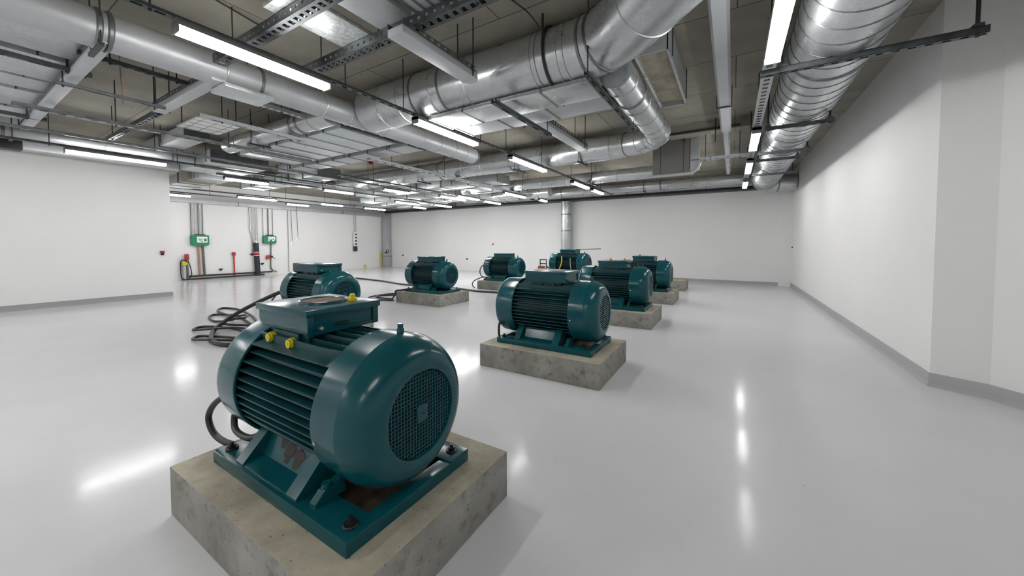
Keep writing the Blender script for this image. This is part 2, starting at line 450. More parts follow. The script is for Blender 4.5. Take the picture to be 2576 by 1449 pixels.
def make_plinth(label, x0, x1, y0, y1, h=PL, mats=('plinth_side', 'plinth'), name='concrete_plinth'):
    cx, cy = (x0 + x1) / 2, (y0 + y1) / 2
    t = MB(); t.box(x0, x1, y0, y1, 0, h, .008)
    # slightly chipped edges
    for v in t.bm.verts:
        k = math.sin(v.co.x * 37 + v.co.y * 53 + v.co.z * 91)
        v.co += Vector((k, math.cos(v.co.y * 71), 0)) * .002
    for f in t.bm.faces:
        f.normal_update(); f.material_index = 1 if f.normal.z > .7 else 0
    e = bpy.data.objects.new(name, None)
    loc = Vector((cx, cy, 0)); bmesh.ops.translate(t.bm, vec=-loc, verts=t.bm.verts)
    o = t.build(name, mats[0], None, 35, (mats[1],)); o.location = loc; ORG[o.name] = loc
    bpy.data.objects.remove(e)
    return tag(o, label, 'plinth', 'concrete motor plinths')
m1 = make_motor('large teal electric motor in the foreground with mesh fan grille and yellow glands', True)
# pieces only the foreground motor shows
def cable(parent, name, pts, r, mat='black', n=8): return MB().tube(smooth_path(pts, n), r, 10).build(name, mat, parent)
ox, oy = -1.985, 1.29
def L(p): return (p[0] - ox, p[1] - oy, p[2] - PL)
cable(m1, 'power_cable', [L(p) for p in ((-2.62, 1.1, .62), (-2.80, 1.0, .60), (-2.93, .97, .47), (-2.88, .98, .35), (-2.74, 1.02, .305), (-2.66, 1.1, .32))], .019)
cable(m1, 'power_cable', [L(p) for p in ((-2.60, 1.1, .60), (-2.645, 1.02, .555), (-2.64, 1.0, .47), (-2.56, .99, .44), (-2.42, 1.0, .445), (-2.36, 1.06, .47))], .018)
MB().box(.47, .565, .02, .045, .064, .07).build('shim_bar', 'chrome', m1)
m1.location = (ox, oy, PL); 
for o in [m1]: ORG[o.name] = Vector(m1.location)
m2 = make_motor('teal electric motor on the plinth right of the foreground motor, first in the right row')
make_plinth('large concrete plinth in the foreground under the nearest motor', -2.80, -1.19, .735, 1.90, PL, ('plinth_near', 'plinth'))
def station(i, label, plabel, cx, cy, h=PL, mats=('plinth_side', 'plinth'), w=.8):
    make_plinth(plabel, cx - .8, cx + w, cy - .575, cy + .585, h, mats)
    if i == 2: m2.location = (cx, cy, h); ORG[m2.name] = Vector((cx, cy, h)); return m2
    return dup(m2, label, (cx, cy, h))
station(2, '', 'concrete plinth with dark weathered front under the first motor of the right row', -2.0, 4.37)
m3 = station(3, 'teal electric motor second in the right row, with two small brass fittings on its box', 'concrete plinth under the second motor of the right row', -2.05, 7.57)
m4 = station(4, 'teal electric motor third in the right row with one brass fitting on its box', 'concrete plinth under the third motor of the right row', -2.08, 10.73)
make_plinth('bare concrete plinth corner showing behind the third motor of the right row', -2.93, -1.33, 13.24, 14.4, .34)
m8 = station(8, 'teal electric motor directly behind the foreground motor, beside the coiled black cables', 'concrete plinth hidden behind the foreground motor', -6.22, 3.72, w=.645)
m7 = station(7, 'teal electric motor alone in the middle of the floor with cables at left', 'concrete plinth with a brown streak, alone in the middle of the floor', -7.0, 7.32)
m6 = station(6, 'far teal motor at the back with a cable loop at left', 'concrete plinth under the back motor that has a cable loop', -6.85, 10.8)
m5 = station(5, 'far teal motor before the vertical pipe with a thin rod', 'tall pinkish plinth under the motor in front of the vertical pipe', -4.92, 12.15, .42, ('plinth_pink', 'plinth_pink'))
def bits(m, name, mat, pts, r=.02):
    for (x, y, z) in pts:
        b = MB(); b.lathe([(0, r * 1.2), (.018, r * 1.2), (.022, r * .8), (.04, r * .9), (.046, r * .5), (.047, 0)], 12, 'z', Vector(m.location) + Vector((x, y, z)))
        b.build(name, mat, m)
bits(m3, 'brass_fitting', 'brass', [(-.1, -.1, .952), (.16, .02, .952)], .026)
bits(m4, 'brass_fitting', 'brass', [(-.15, -.1, .952)], .034)
def cab(m, pts, r=.016, mat='black', name='power_cable'):
    o = Vector(m.location); return MB().tube(smooth_path([o + Vector(p) for p in pts]), r, 10).build(name, mat, m)
cab(m3, [(.26, .1, .88), (.34, .14, .91), (.40, .12, .86), (.37, .08, .80)], .02)
cab(m2, [(-.60, -.28, .22), (-.66, -.31, .24), (-.67, -.32, .12), (-.65, -.32, .0)], .016)
cab(m6, [(-.55, -.3, .56), (-.76, -.34, .5), (-.84, -.36, .3), (-.74, -.36, .13), (-.42, -.34, .10)], .018)
cab(m6, [(-.44, -.36, .12), (-.72, -.4, .10), (-.92, -.6, -.02), (-.98, -.62, -.16), (-.88, -.62, -.262)], .018)
cab(m7, [(-.2, -.37, .1), (-.55, -.42, .06), (-.72, -.50, .03), (-.79, -.58, .02), (-.80, -.62, -.1), (-.88, -.68, -.25)], .022)
cab(m5, [(-.2, -.36, .72), (-.19, -.40, .5), (-.27, -.42, .25), (-.27, -.42, .08)], .018, 'yellow', 'yellow_strap')
cab(m5, [(.12, -.37, .66), (.14, -.40, .4), (.2, -.40, .15)], .010, 'lightpipe', 'pale_wire')
o5 = Vector(m5.location)
MB().cyl(o5 + Vector((.22, -.1, .966)), o5 + Vector((.98, .34, .985)), .012, 8).build('sighting_rod', 'iron', m5)
# cable box at the rear of the motor behind the foreground one
o8 = Vector(m8.location)
MB().box(o8.x - .64, o8.x - .30, o8.y - .16, o8.y + .02, o8.z + .80, o8.z + .95, .02).build('junction_box', 'bluesteel', m8)['label'] = 'dark blue grey box behind the terminal box'

# ------------------------------------------------------------------ floor cables
def floor_cable(label, pts, r, n=10):
    o = MB().tube(smooth_path(pts, n), r, 10).build('floor_cable', 'black'); return tag(o, label, 'cable', 'black cables on the floor')
floor_cable('thick black cable falling from the motor behind the foreground one into the coil',
            [(-6.84, 3.55, .72), (-6.98, 3.52, .73), (-7.2, 3.42, .66), (-7.8, 3.15, .36), (-8.1, 2.95, .13), (-7.95, 2.75, .04), (-7.5, 2.55, .035), (-7.1, 2.42, .035), (-6.7, 2.42, .035), (-6.4, 2.6, .035)], .036)
z = .022
floor_cable('black cable with large loops on the floor, outermost loops of the coil',
            [(-6.5, 2.75, z), (-7.1, 2.72, z), (-7.7, 2.48, z), (-7.55, 2.32, z), (-7.1, 2.40, .06), (-6.9, 2.7, z), (-7.5, 3.0, z), (-8.2, 2.95, z), (-8.55, 2.75, z), (-8.35, 2.58, z), (-7.9, 2.75, .07), (-7.6, 3.0, .07), (-7.2, 3.1, z)], .021)
floor_cable('black cable making the long upper loops of the coil beside the second left motor',
            [(-7.0, 3.3, z), (-7.9, 3.45, z), (-8.9, 3.75, z), (-10.0, 3.95, z), (-10.6, 3.85, z), (-10.2, 3.6, z), (-9.2, 3.45, .05), (-8.6, 3.3, .06), (-8.9, 3.1, z), (-9.5, 3.2, z), (-9.75, 3.4, z), (-9.2, 3.58, z), (-8.0, 3.35, z), (-7.1, 3.18, z)], .022)
floor_cable('short tangled black cable lying over the middle of the coil',
            [(-8.9, 3.5, .07), (-8.5, 3.5, .12), (-8.2, 3.3, .13), (-8.4, 3.1, .11), (-8.1, 2.95, .09), (-7.7, 3.2, .06), (-7.4, 3.25, z)], .022)
floor_cable('thin black wire curling beside the thick cable near the left wall side of the coil',
            [(-7.15, 3.42, .66), (-7.3, 3.35, .45), (-7.35, 3.3, .2), (-7.1, 3.3, .06), (-6.95, 3.32, z)], .012)
floor_cable('long black cable crossing the floor behind the middle motors',
            [(-14.6, 10.3, .03), (-13.2, 10.15, .03), (-12.2, 10.0, .03), (-10.6, 9.63, .03), (-9.4, 9.72, .03), (-8.2, 9.76, .03), (-7.2, 9.55, .03), (-6.2, 9.62, .03), (-5.2, 9.7, .03)], .03)
floor_cable('loose black cable loop on the floor left of the lone middle motor',
            [(-8.0, 6.85, z), (-8.35, 6.7, z), (-8.75, 6.66, z), (-9.1, 6.9, z), (-9.15, 7.5, z), (-8.9, 7.9, z), (-8.5, 7.95, z), (-8.45, 7.5, .06), (-8.75, 7.0, .07), (-8.6, 6.75, .07), (-8.2, 6.95, z)], .022)

# ------------------------------------------------------------------ linear lights
def light(label, X, y0, y1, z=3.4, w=.13, group='lit linear lights under the ceiling'):
    t = thing('linear_light', label, 'light', (X, (y0 + y1) / 2, z), group)
    MB().box(X - w * .46, X + w * .46, y0 + .012, y1 - .012, z, z + .062, .012).build('diffuser', 'glow_soft' if X > 0 else 'glow', t)
    b = MB(); b.prism([(X - w / 2, z + .055), (X + w / 2, z + .055), (X + w * .5, z + .085), (X + w * .34, z + .115), (X - w * .34, z + .115), (X - w / 2, z + .085)], y0, y1, 'y')
    b.build('housing', 'housing', t, 20)
    for y in (y0, y1 - .012): MB().box(X - w / 2 - .004, X + w / 2 + .004, y, y + .012, z - .004, z + .1, .003).build('end_cap', 'housing', t)
    rx = min((-10.15, -9.5, -12.3, -16.6, -18.0, -7.15, -4.1, .31, -11.36), key=lambda q: abs(q - X))
    for y in (y0 + .2, y1 - .2):
        if .04 < abs(rx - X) < .6: MB().box(min(X, rx) - .03, max(X, rx) + .03, y - .02, y + .02, z + .1, z + .1149).build('bracket', 'darkstrut', t)
        elif abs(rx - X) >= .6: MB().cyl((X, y, z + .1), (X, y, 3.62), .008, 8).build('hanger_rod', 'rod', t)
    return t
Ls = [
 ('large lit linear light in front of the long grey duct, nearest of the middle row', -4.1, 1.2, 2.57),
 ('lit linear light below the end of the long grey duct, second of the middle row', -4.1, 3.94, 5.45),
 ('lit linear light third from the camera in the middle row', -4.1, 6.66, 8.35),
 ('small lit linear light fourth from the camera in the middle row', -4.15, 10.3, 11.7),
 ('last small lit linear light of the middle row near the back wall', -4.15, 12.1, 13.28),
 ('large lit linear light beside the spiral duct, nearest of the right row', .31, 2.9, 4.52),
 ('lit linear light beside the spiral duct, second of the right row', .31, 7.2, 8.56),
 ('lit linear light beside the spiral duct, third of the right row', .31, 9.76, 11.3),
 ('lit linear light beside the spiral duct, farthest of the right row', .31, 12.74, 14.2),
 ('long lit linear light in front of the top of the left white wall', -11.36, 1.58, 3.1),
 ('lit linear light near the back wall, at the end of the wide grey rail', -7.15, 11.16, 12.75),
 ('faint short lit light almost touching the back wall left of the vertical pipe', -7.0, 13.7, 14.4),
 ('lit linear light over the lone middle motor, on the rail left of the middle row', -10.2, 8.32, 9.46),
 ('lit linear light behind the lone middle motor, left one of a close pair', -9.8, 10.66, 12.25),
 ('lit linear light behind the lone middle motor, right one of a close pair', -9.2, 10.98, 12.4),
 ('lit linear light close to the back wall above the back left motor', -9.3, 12.9, 14.2),
 ('lit linear light just right of the left wall end, hanging above the green boxes', -12.35, 4.59, 5.73),
 ('lit linear light half lost among ducts beyond the second green box', -12.05, 7.33, 8.46),
 ('lit linear light left of the corner column, over the floor cable', -12.8, 11.07, 12.5),
 ('lit linear light near the back wall, right of the corner column', -12.2, 12.9, 14.1),
 ('very short looking lit light near the back wall, next to the corner column', -13.85, 13.1, 14.0),
 ('lit linear light between the two green boxes', -16.75, 6.65, 8.1),
 ('lit linear light above the hanging hoist wires on the far left wall', -16.45, 9.86, 10.97),
 ('lit linear light at the far left, closest to the corner column', -16.42, 12.17, 13.5),
 ('lit linear light cut off by the end of the left wall', -18.15, 4.4, 5.64),
 ('lit linear light close to the far left wall, right of the second green box', -17.85, 9.04, 10.08),
]
for a in Ls: light(*a)
for X in (-4.1, .31, -11.36, -7.15):  # unseen lights added behind the viewer to brighten the foreground floor
    for ya in (-1.9, -4.5): light('unseen linear light added behind the viewer to brighten the foreground floor', X, ya, ya + 1.45)

# ------------------------------------------------------------------ rails, struts and trays
def channel(b, ax, a0, a1, c, z, w, h, slot=.12, gap=.5, sides=False, th=.004):
    """slotted U channel along ax with its slotted web at the bottom z; real openings"""
    def bx(l0, l1, t0, t1, z0, z1):
        if ax == 'x': b.box(l0, l1, t0, t1, z0, z1)
        else: b.box(t0, t1, l0, l1, z0, z1)
    m = w * .27
    bx(a0, a1, c - w / 2, c - w / 2 + m, z, z + th); bx(a0, a1, c + w / 2 - m, c + w / 2, z, z + th)
    n = max(2, int((a1 - a0) / slot))
    st = (a1 - a0) / n
    for i in range(n): bx(a0 + i * st, a0 + i * st + st * gap, c - w / 2 + m, c + w / 2 - m, z, z + th)
    for s in (-1, 1):
        y0 = c + s * w / 2; y1 = y0 - s * th
        if not sides: bx(a0, a1, y0, y1, z, z + h)
        else:
            bx(a0, a1, y0, y1, z, z + h * .38); bx(a0, a1, y0, y1, z + h * .66, z + h)
            for i in range(n): bx(a0 + i * st, a0 + i * st + st * gap * 1.3, y0, y1, z + h * .38, z + h * .66)
        bx(a0, a1, y0, y0 - s * w * .18, z + h - th, z + h)
def rail(name, label, cat, ax, a0, a1, c, z, w, h, mat='strut', rods=(), slot=.12, sides=False, group=None, rodtop=ZS, rr=.007, gap=.5):
    mid = (a0 + a1) / 2
    t = thing(name, label, cat, (mid, c, z) if ax == 'x' else (c, mid, z), group)
    b = MB(); channel(b, ax, a0, a1, c, z, w, h, slot, gap, sides); b.build('channel', mat, t)
    for r in rods:
        for s in ((0,) if w < .2 else (-.5, .5)):
            p = (r, c + s * (w + .02)) if ax == 'x' else (c + s * (w + .02), r)
            bb = MB(); bb.cyl((*p, z - .02), (*p, rodtop), rr, 8); bb.cyl((*p, z - .012), (*p, z - .004), rr * 2, 6); bb.cyl((*p, z + h), (*p, z + h + .012), rr * 2, 6)
            bb.build('hanger_rod', 'rod', t)
    return t
rail('mounting_rail', 'slotted dark rail carrying the middle row of lights', 'rail', 'y', -4.6, 14.6, -4.1, 3.515, .07, .026, 'darkstrut', [-.1, 1.05, 2.8, 3.72, 5.6, 6.5, 8.15, 10.1, 12.9], .14)
rail('mounting_rail', 'pale slotted rail carrying the right row of lights beside the spiral duct', 'rail', 'y', -4.6, 14.9, .31, 3.515, .125, .026, 'trunking', [2.6, 4.75, 6.9, 9.1, 12.0], .13)
rail('mounting_rail', 'thin rail carrying the long light at the left wall', 'rail', 'y', -3.6, 9.5, -11.36, 3.515, .06, .04, 'darkstrut', [1.4, 3.3, 5.2, 7], .2)
rail('mounting_rail', 'long thin grey rail crossing the left ceiling towards the back', 'rail', 'y', .2, 14.5, -10.15, 3.515, .06, .045, 'strut', [2.6, 5.2, 7.9, 9.5], .3)
rail('mounting_rail', 'wide grey trunking rail ending among the round ducts right of centre', 'rail', 'y', 5.45, 14.6, -7.15, 3.515, .17, .05, 'trunking', [6.1, 8.0, 10.3], .25)
rail('mounting_rail', 'thin rail over the close pair of lights at the back', 'rail', 'y', 6.2, 14.8, -9.5, 3.515, .06, .045, 'darkstrut', [7.2, 9.6, 12.9], .3)
rail('mounting_rail', 'thin dark rail over the lights just behind the left wall end', 'rail', 'y', 4.4, 14.6, -12.3, 3.515, .06, .045, 'darkstrut', [5.2, 6.1, 9.5, 12.2], .3)
rail('mounting_rail', 'thin dark rail over the far left lights in front of the green boxes', 'rail', 'y', 4.4, 14.6, -16.6, 3.515, .06, .045, 'darkstrut', [5, 8.4, 11.5], .3)
rail('mounting_rail', 'dark rail closest to the far left wall', 'rail', 'y', 4.2, 14.6, -18.0, 3.515, .06, .045, 'darkstrut', [4.4, 6.2, 8.4, 11], .3)
rail('strut_rail', 'slotted steel rail crossing the dark left ceiling bay with oval holes', 'rail', 'y', .75, 4.95, -8.62, 3.53, .09, .05, 'strut', [1.75, 3.3], .16)
rail('strut_rail', 'thin plain rail between the two pale trunkings at upper left', 'rail', 'y', .95, 1.95, -7.1, 3.55, .04, .04, 'strut', [1.0], .4)
rail('strut_rail', 'grey rail holding the bright perforated reflector tray', 'rail', 'y', 2.3, 3.9, -7.0, 3.53, .09, .06, 'trunking', [2.6, 3.8], .3)
rail('strut_rail', 'short dark rail with clamps beneath the long grey duct at upper left', 'rail', 'y', 1.0, 2.0, -6.3, 3.72, .05, .05, 'darkstrut', [1.25, 1.85], .1)
rail('strut_rail', 'short pale slotted rail just beyond the greenish panel under the long duct', 'rail', 'y', 2.5, 3.45, -6.2, 3.70, .09, .05, 'trunking', [3.1], .1)
rail('perforated_channel', 'heavy perforated steel channel above the nearest middle light, crossing the upper left', 'channel', 'x', -5.2, -1.2, 1.92, 3.70, .13, .10, 'darkstrut', [-4.85, -2.2], .10, True)
rail('perforated_channel', 'dark perforated steel channel second from the camera, carrying the flat panels', 'channel', 'x', -4.6, -.15, 2.62, 3.70, .13, .10, 'darkstrut', [-4.3, -3.25, -1.95], .10, True)
# the dark bar and the strap that hold the big round duct
rail('strut_rail', 'thin dark bar passing under the big elbow towards the lower bend', 'rail', 'y', 3.75, 6.0, -1.36, 3.385, .05, .045, 'darkstrut', [3.8, 5.9], .3)
rail('strut_rail', 'dark blue grey bar under the flat duct right of the second middle light', 'rail', 'y', 3.76, 5.4, -2.56, 3.33, .06, .05, 'bluesteel', [5.3], .4)
# wide pale trunkings
def trunk(label, ax, a0, a1, c, z, w, h, mat='trunking', rods=(), round_end=True):
    mid = (a0 + a1) / 2
    t = thing('cable_trunking', label, 'trunking', (mid, c, z) if ax == 'x' else (c, mid, z), 'pale cable trunkings')
    b = MB()
    if ax == 'x': b.box(a0, a1, c - w / 2, c + w / 2, z, z + h * .55, .006)
    else: b.box(c - w / 2, c + w / 2, a0, a1, z, z + h * .55, .006)
    b.build('trough', mat, t)
    if ax == 'y' and round_end:
        b = MB(); b.prism([(c + w / 2 * math.cos(PI * k / 14), a1 + w / 2 * math.sin(PI * k / 14)) for k in range(15)], z, z + h, 'z'); b.build('rounded_end', mat, t)
    b = MB(); th = .004; n = int((a1 - a0) / .1)
    for s in (-1, 1):
        q = c + s * (w / 2 - .002)
        for (z0, z1, step) in ((h * .5, h * .68, 0), (h * .88, h, 0), (h * .66, h * .9, 1)):
            if not step:
                if ax == 'x': b.box(a0, a1, q - th / 2, q + th / 2, z + z0, z + z1)
                else: b.box(q - th / 2, q + th / 2, a0, a1, z + z0, z + z1)
            else:
                for i in range(n):
                    l0 = a0 + (a1 - a0) * i / n
                    if ax == 'x': b.box(l0, l0 + .06, q - th / 2, q + th / 2, z + z0, z + z1)
                    else: b.box(q - th / 2, q + th / 2, l0, l0 + .06, z + z0, z + z1)
    b.build('perforated_flange', 'strut', t)
    for r in rods:
        for s in (-1, 1):
            p = (r, c + s * (w / 2 + .012)) if ax == 'x' else (c + s * (w / 2 + .012), r)
            MB().cyl((*p, z), (*p, ZS), .008, 8).build('hanger_rod', 'rod', t)
    return t
trunk('wide pale trunking pointing from the flat panels to the big round duct', 'y', 2.42, 3.55, -2.77, 3.58, .21, .13, rods=[3.48])
trunk('wide pale trunking below the flat duct, ending at the far round duct', 'y', 5.2, 7.5, -2.77, 3.58, .20, .14, rods=[5.4, 7.3])
trunk('pale trunking crossing the ribbed ducts at the upper left edge', 'x', -10.9, -5.5, 1.08, 3.64, .115, .12, rods=[-10.87, -6.87])
trunk('pale trunking in the dark bay below the long grey duct', 'x', -7.65, -5.5, 2.02, 3.62, .15, .14, rods=[-7.5])
rail('strut_rail', 'dark channel continuing the pale trunking towards the left wall', 'rail', 'x', -10.6, -7.7, 2.04, 3.62, .08, .07, 'darkstrut', [-7.85, -10.3], .15)

# ------------------------------------------------------------------ flat panels and trays
def flat(name, label, cat, x0, x1, y0, y1, z0, z1, mat='galv_flat', ribs=None, ax='x', group=None, rods=(), lip=.02):
    t = thing(name, label, cat, ((x0 + x1) / 2, (y0 + y1) / 2, z0), group)
    MB().box(x0, x1, y0, y1, z0, z1, .004).build('sheet_body', mat, t)
    if ribs:
        a0, a1 = (x0, x1) if ax == 'x' else (y0, y1)
        n = max(1, round((a1 - a0) / ribs))
        for i in range(n + 1):
            l = a0 + (a1 - a0) * i / n; b = MB()
            if ax == 'x': b.box(l - .014, l + .014, y0 - lip, y1 + lip, z0 - lip, z1 + lip * .6)
            else: b.box(x0 - lip, x1 + lip, l - .014, l + .014, z0 - lip, z1 + lip * .6)
            b.build('flange', 'flange', t)
    for (x, y) in rods: MB().cyl((x, y, z0), (x, y, ZS), .008, 8).build('hanger_rod', 'rod', t)
    return t
flat('sheet_metal_panel', 'flat spangled metal panel resting on the perforated channels, left one', 'panel', -3.79, -3.32, 1.75, 2.72, 3.805, 3.85, 'galv_spangle')
flat('sheet_metal_panel', 'pale perforated metal panel resting on the perforated channels, middle one', 'panel', -3.15, -2.72, 1.5, 2.58, 3.805, 3.87, 'galv_paint')
flat('sheet_metal_panel', 'ribbed metal panel at the top edge, right of the pale perforated panel', 'panel', -2.62, -2.3, 1.4, 2.58, 3.805, 3.86, 'galv_flat', .12, 'x', None, (), .006)
flat('sheet_metal_panel', 'greenish flat metal panel just under the long grey duct', 'panel', -5.86, -5.42, 2.06, 2.62, 3.56, 3.61, 'galv_flat', None, 'x', None, ((-5.88, 2.2), (-5.88, 2.5)))
t = flat('perforated_tray', 'perforated reflector tray painted white for its reflected light, in the dark left bay', 'tray', -8.60, -7.55, 2.5, 3.12, 3.70, 3.73, 'whiteplastic_and_sheen')  # sheet metal coloured white to stand for the light it reflects
b = MB()
for i in range(5): b.box(-8.55 + i * .24, -8.548 + i * .24, 2.5, 3.12, 3.695, 3.70)
for i in range(3): b.box(-8.60, -7.55, 2.6 + i * .2, 2.602 + i * .2, 3.694, 3.699)
b.build('wire_grid', 'strut', t)
for (x, y) in ((-8.5, 2.55), (-7.65, 3.05)): MB().cyl((x, y, 3.72), (x, y, ZS), .008, 8).build('hanger_rod', 'rod', t)
# ducts that run towards the back at the upper left edge
for i, (x0, x1, z0, z1, lab) in enumerate([
        (-6.80, -6.15, 3.79, 4.02, 'flat metal duct nearest to the long grey duct, at the left picture edge'),
        (-7.95, -6.98, 3.79, 3.99, 'flat greenish metal duct second in the ribbed stack at the left edge'),
        (-8.58, -8.04, 3.79, 3.97, 'narrow flat metal duct third in the ribbed stack at the left edge'),
        (-9.80, -8.75, 3.79, 4.0, 'wide flat metal duct fourth in the ribbed stack at the left edge'),
        (-10.80, -9.95, 3.79, 3.99, 'flat metal duct fifth in the ribbed stack, close to the left wall'),
        (-12.6, -11.7, 3.86, 4.06, 'flat metal duct lowest of the ribbed stack, along the left wall')]):
    flat('flat_duct', lab, 'duct', x0, x1, -2.0, 1.16 + .0 * i, z0, z1, 'galv_flat', 3.2, 'y', 'flat ducts at the left picture edge', ((x0 - .03, .8), (x1 + .03, .8)))
rail('strut_rail', 'dark rail between the first two flat ducts at the left picture edge', 'rail', 'y', -2, 1.2, -6.85, 3.66, .05, .05, 'darkstrut', [1.0], .3)
rail('strut_rail', 'dark rail between the flat ducts close to the left wall', 'rail', 'y', -2, 1.2, -9.86, 3.64, .06, .05, 'darkstrut', [1.0], .2)
# hood-like inverted tray
t = thing('duct_hood', 'open rectangular metal hood with concrete showing inside, right of the big elbow', 'hood', (-.93, 4.2, 3.9))
hx0, hx1, hy0, hy1, hz = -1.02, -.66, 4.48, 6.35, 3.80
b = MB(); b.box(hx0, hx0 + .015, hy0, hy1, hz, 4.16); b.box(hx1 - .015, hx1, hy0, hy1, hz, 4.16); b.box(hx0, hx1, hy1 - .015, hy1, hz, 4.16); b.box(hx0, hx1, hy0, hy0 + .015, hz, 4.16)
b.build('side_walls', 'galv_paint', t)
MB().box(hx0 + .015, hx1 - .015, hy0 + .015, hy1 - .015, 3.85, 3.88).build('inner_board', 'plinth', t)['label'] = 'rough concrete board inside the hood'
b = MB(); b.box(hx0 - .012, hx0 + .02, hy0, hy1 + .012, hz - .01, hz + .004); b.box(hx1 - .02, hx1 + .012, hy0, hy1 + .012, hz - .01, hz + .004); b.box(hx0 - .012, hx1 + .012, hy1 - .02, hy1 + .012, hz - .01, hz + .004)
b.build('rim', 'galv', t)
for y in (hy0 + .2, hy1 - .2): MB().cyl((hx1 + .02, y, hz), (hx1 + .02, y, ZS), .007, 8).build('hanger_rod', 'rod', t)

# ------------------------------------------------------------------ round ducts
def ring(b, c, d, r, w=.03, h=.012, seg=40):
    d = Vector(d).normalized(); c = Vector(c)
    b.tube([c - d * w / 2, c - d * w / 4, c + d * w / 4, c + d * w / 2], [r + .001, r + h, r + h, r + .001], seg, False)
def arc(p, q, s, n=8):
    """points of a bend from p to s round corner q"""
    p, q, s = Vector(p), Vector(q), Vector(s)
    return [(1 - t) ** 2 * p + 2 * t * (1 - t) * q + t * t * s for t in [i / n for i in range(n + 1)]]
def round_duct(label, path, r, rings, mat='galv', seg=40, hang=(), name='round_duct', flr=1.0):
    path = [Vector(p) for p in path]
    mid = path[len(path) // 2]
    t = thing(name, label, 'duct', mid)
    rs = r if isinstance(r, list) else [r] * len(path)
    MB().tube(path, rs, seg).build('duct_body', mat, t, 40)
    # cumulative lengths
    cum = [0]
    for a, b_ in zip(path, path[1:]): cum.append(cum[-1] + (b_ - a).length)
    def at(l):
        for i in range(len(path) - 1):
            if cum[i] <= l <= cum[i + 1] + 1e-6:
                k = (l - cum[i]) / max(1e-9, cum[i + 1] - cum[i])
                return path[i].lerp(path[i + 1], k), path[i + 1] - path[i], rs[i] + (rs[i + 1] - rs[i]) * k
        return path[-1], path[-1] - path[-2], rs[-1]
    for l in rings:
        w = .022
        if isinstance(l, tuple): l, w = l
        c, d, rr = at(l if l >= 0 else cum[-1] + l)
        b = MB(); ring(b, c, d, rr, w, .006 + w * .22); b.build('joint_band', 'flange' if w > .03 else 'galv', t)
    for (x, y, z, rr, hor) in hang:
        b = MB()
        for s in (-1, 1):
            p = (x + s * rr, y) if hor == 'y' else (x, y + s * rr)
            b.cyl((*p, z - rr), (*p, ZS), .007, 8)
        if hor == 'y': b.box(x - rr - .03, x + rr + .03, y - .02, y + .02, z - rr - .04, z - rr - .005)
        else: b.box(x - .02, x + .02, y - rr - .03, y + rr + .03, z - rr - .04, z - rr - .005)
        b.build('hanger', 'rod', t)
    return t
# long grey duct beside the middle light row
round_duct('long smooth grey round duct running beside the middle row of lights', [(-5.62, -2.5, 3.8), (-5.62, 1.2, 3.8), (-5.6, 4.6, 3.79), (-5.6, 7.35, 3.78)], [.19, .19, .185, .185],
           [(3.52, .05), (3.60, .05), (4.6, .03), (5.0, .045), (5.9, .03), 6.35, 6.7, (7.1, .03), 8.0, 8.5, 9.0, 9.4, (-.02, .06)], 'galv_paint', hang=[(-5.62, 1.02, 3.8, .19, 'y')])
# big round duct with 45 degree elbow
zb, yb = 3.88, 4.18
pth = [(-5.39, yb, zb), (-3.6, yb, zb), (-1.74, yb, zb)] + arc((-1.74, yb, zb), (-1.27, yb, zb), (-.94, yb - .33, zb), 6)[1:] + [(.05, yb - 1.32, zb)]
t = round_duct('big shiny round duct crossing the ceiling and bending at an elbow towards the top right', pth, .338,
           [.5, .95, (1.25, .04), 1.62, (1.80, .045), 2.25, 3.28, (3.34, .03), 3.62, 3.72, (3.95, .045), (4.15, .04), 4.85, 5.6], 'galv', 56)
b = MB(); b.tube([(-1.92, yb + .356 * math.sin(a), zb + .356 * math.cos(a)) for a in [2 * PI * k / 40 for k in range(40)]], .016, 8, True, 0, True)
b.cyl((-1.92, yb - .34, zb), (-1.92, yb - .34, ZS), .014, 8); b.cyl((-1.92, yb + .34, zb), (-1.92, yb + .34, ZS), .014, 8); b.build('strap', 'rod', t)
MB().tube(smooth_path([(-2.1, 3.4, 4.24), (-2.0, 3.65, 4.18), (-1.92, yb - .35, 4.05)]), .008, 8).build('strap_wire', 'rod', t)
round_duct('round duct continuing left of the long grey duct above the wide flat duct', [(-9.6, 3.68, 3.76), (-7.4, 3.68, 3.76), (-5.83, 3.72, 3.78)], [.155, .165, .18], [.6, (1.5, .03), 2.2, (2.75, .05), (2.95, .05), 3.3], 'galv', hang=[(-8.2, 3.68, 3.76, .165, 'x')])
# lower duct with two bends, then across to the left
p1 = [(-1.235, 4.42, 3.66), (-1.235, 5.2, 3.66), (-1.24, 7.2, 3.72)]
p2 = arc((-1.24, 7.2, 3.72), (-1.24, 8.62, 3.87), (-2.7, 8.62, 3.87), 10)[1:]
p3 = [(-3.6, 8.62, 3.87), (-6.4, 8.64, 3.87), (-13.0, 8.66, 3.87)]
round_duct('shiny duct bending in a U below the big elbow and running left across the room', p1 + p2 + p3, [.2, .2, .21] + [.215 + .07 * i / 9 for i in range(10)] + [.285, .28, .265],
           [.3, (.75, .05), 1.1, 1.7, 2.3, 2.65, 3.05, 3.4, 3.75, 4.1, (4.5, .035), 4.9, (5.6, .045), 6.2, 6.9, (7.6, .04), 8.6, 9.3, (10.2, .05), 11.0, 12.1, 13.0, 14.0, 14.8], 'galv', 48,
           [(-3.2, 8.62, 3.87, .285, 'x'), (-5.0, 8.63, 3.87, .28, 'x'), (-8.6, 8.65, 3.87, .275, 'x')])
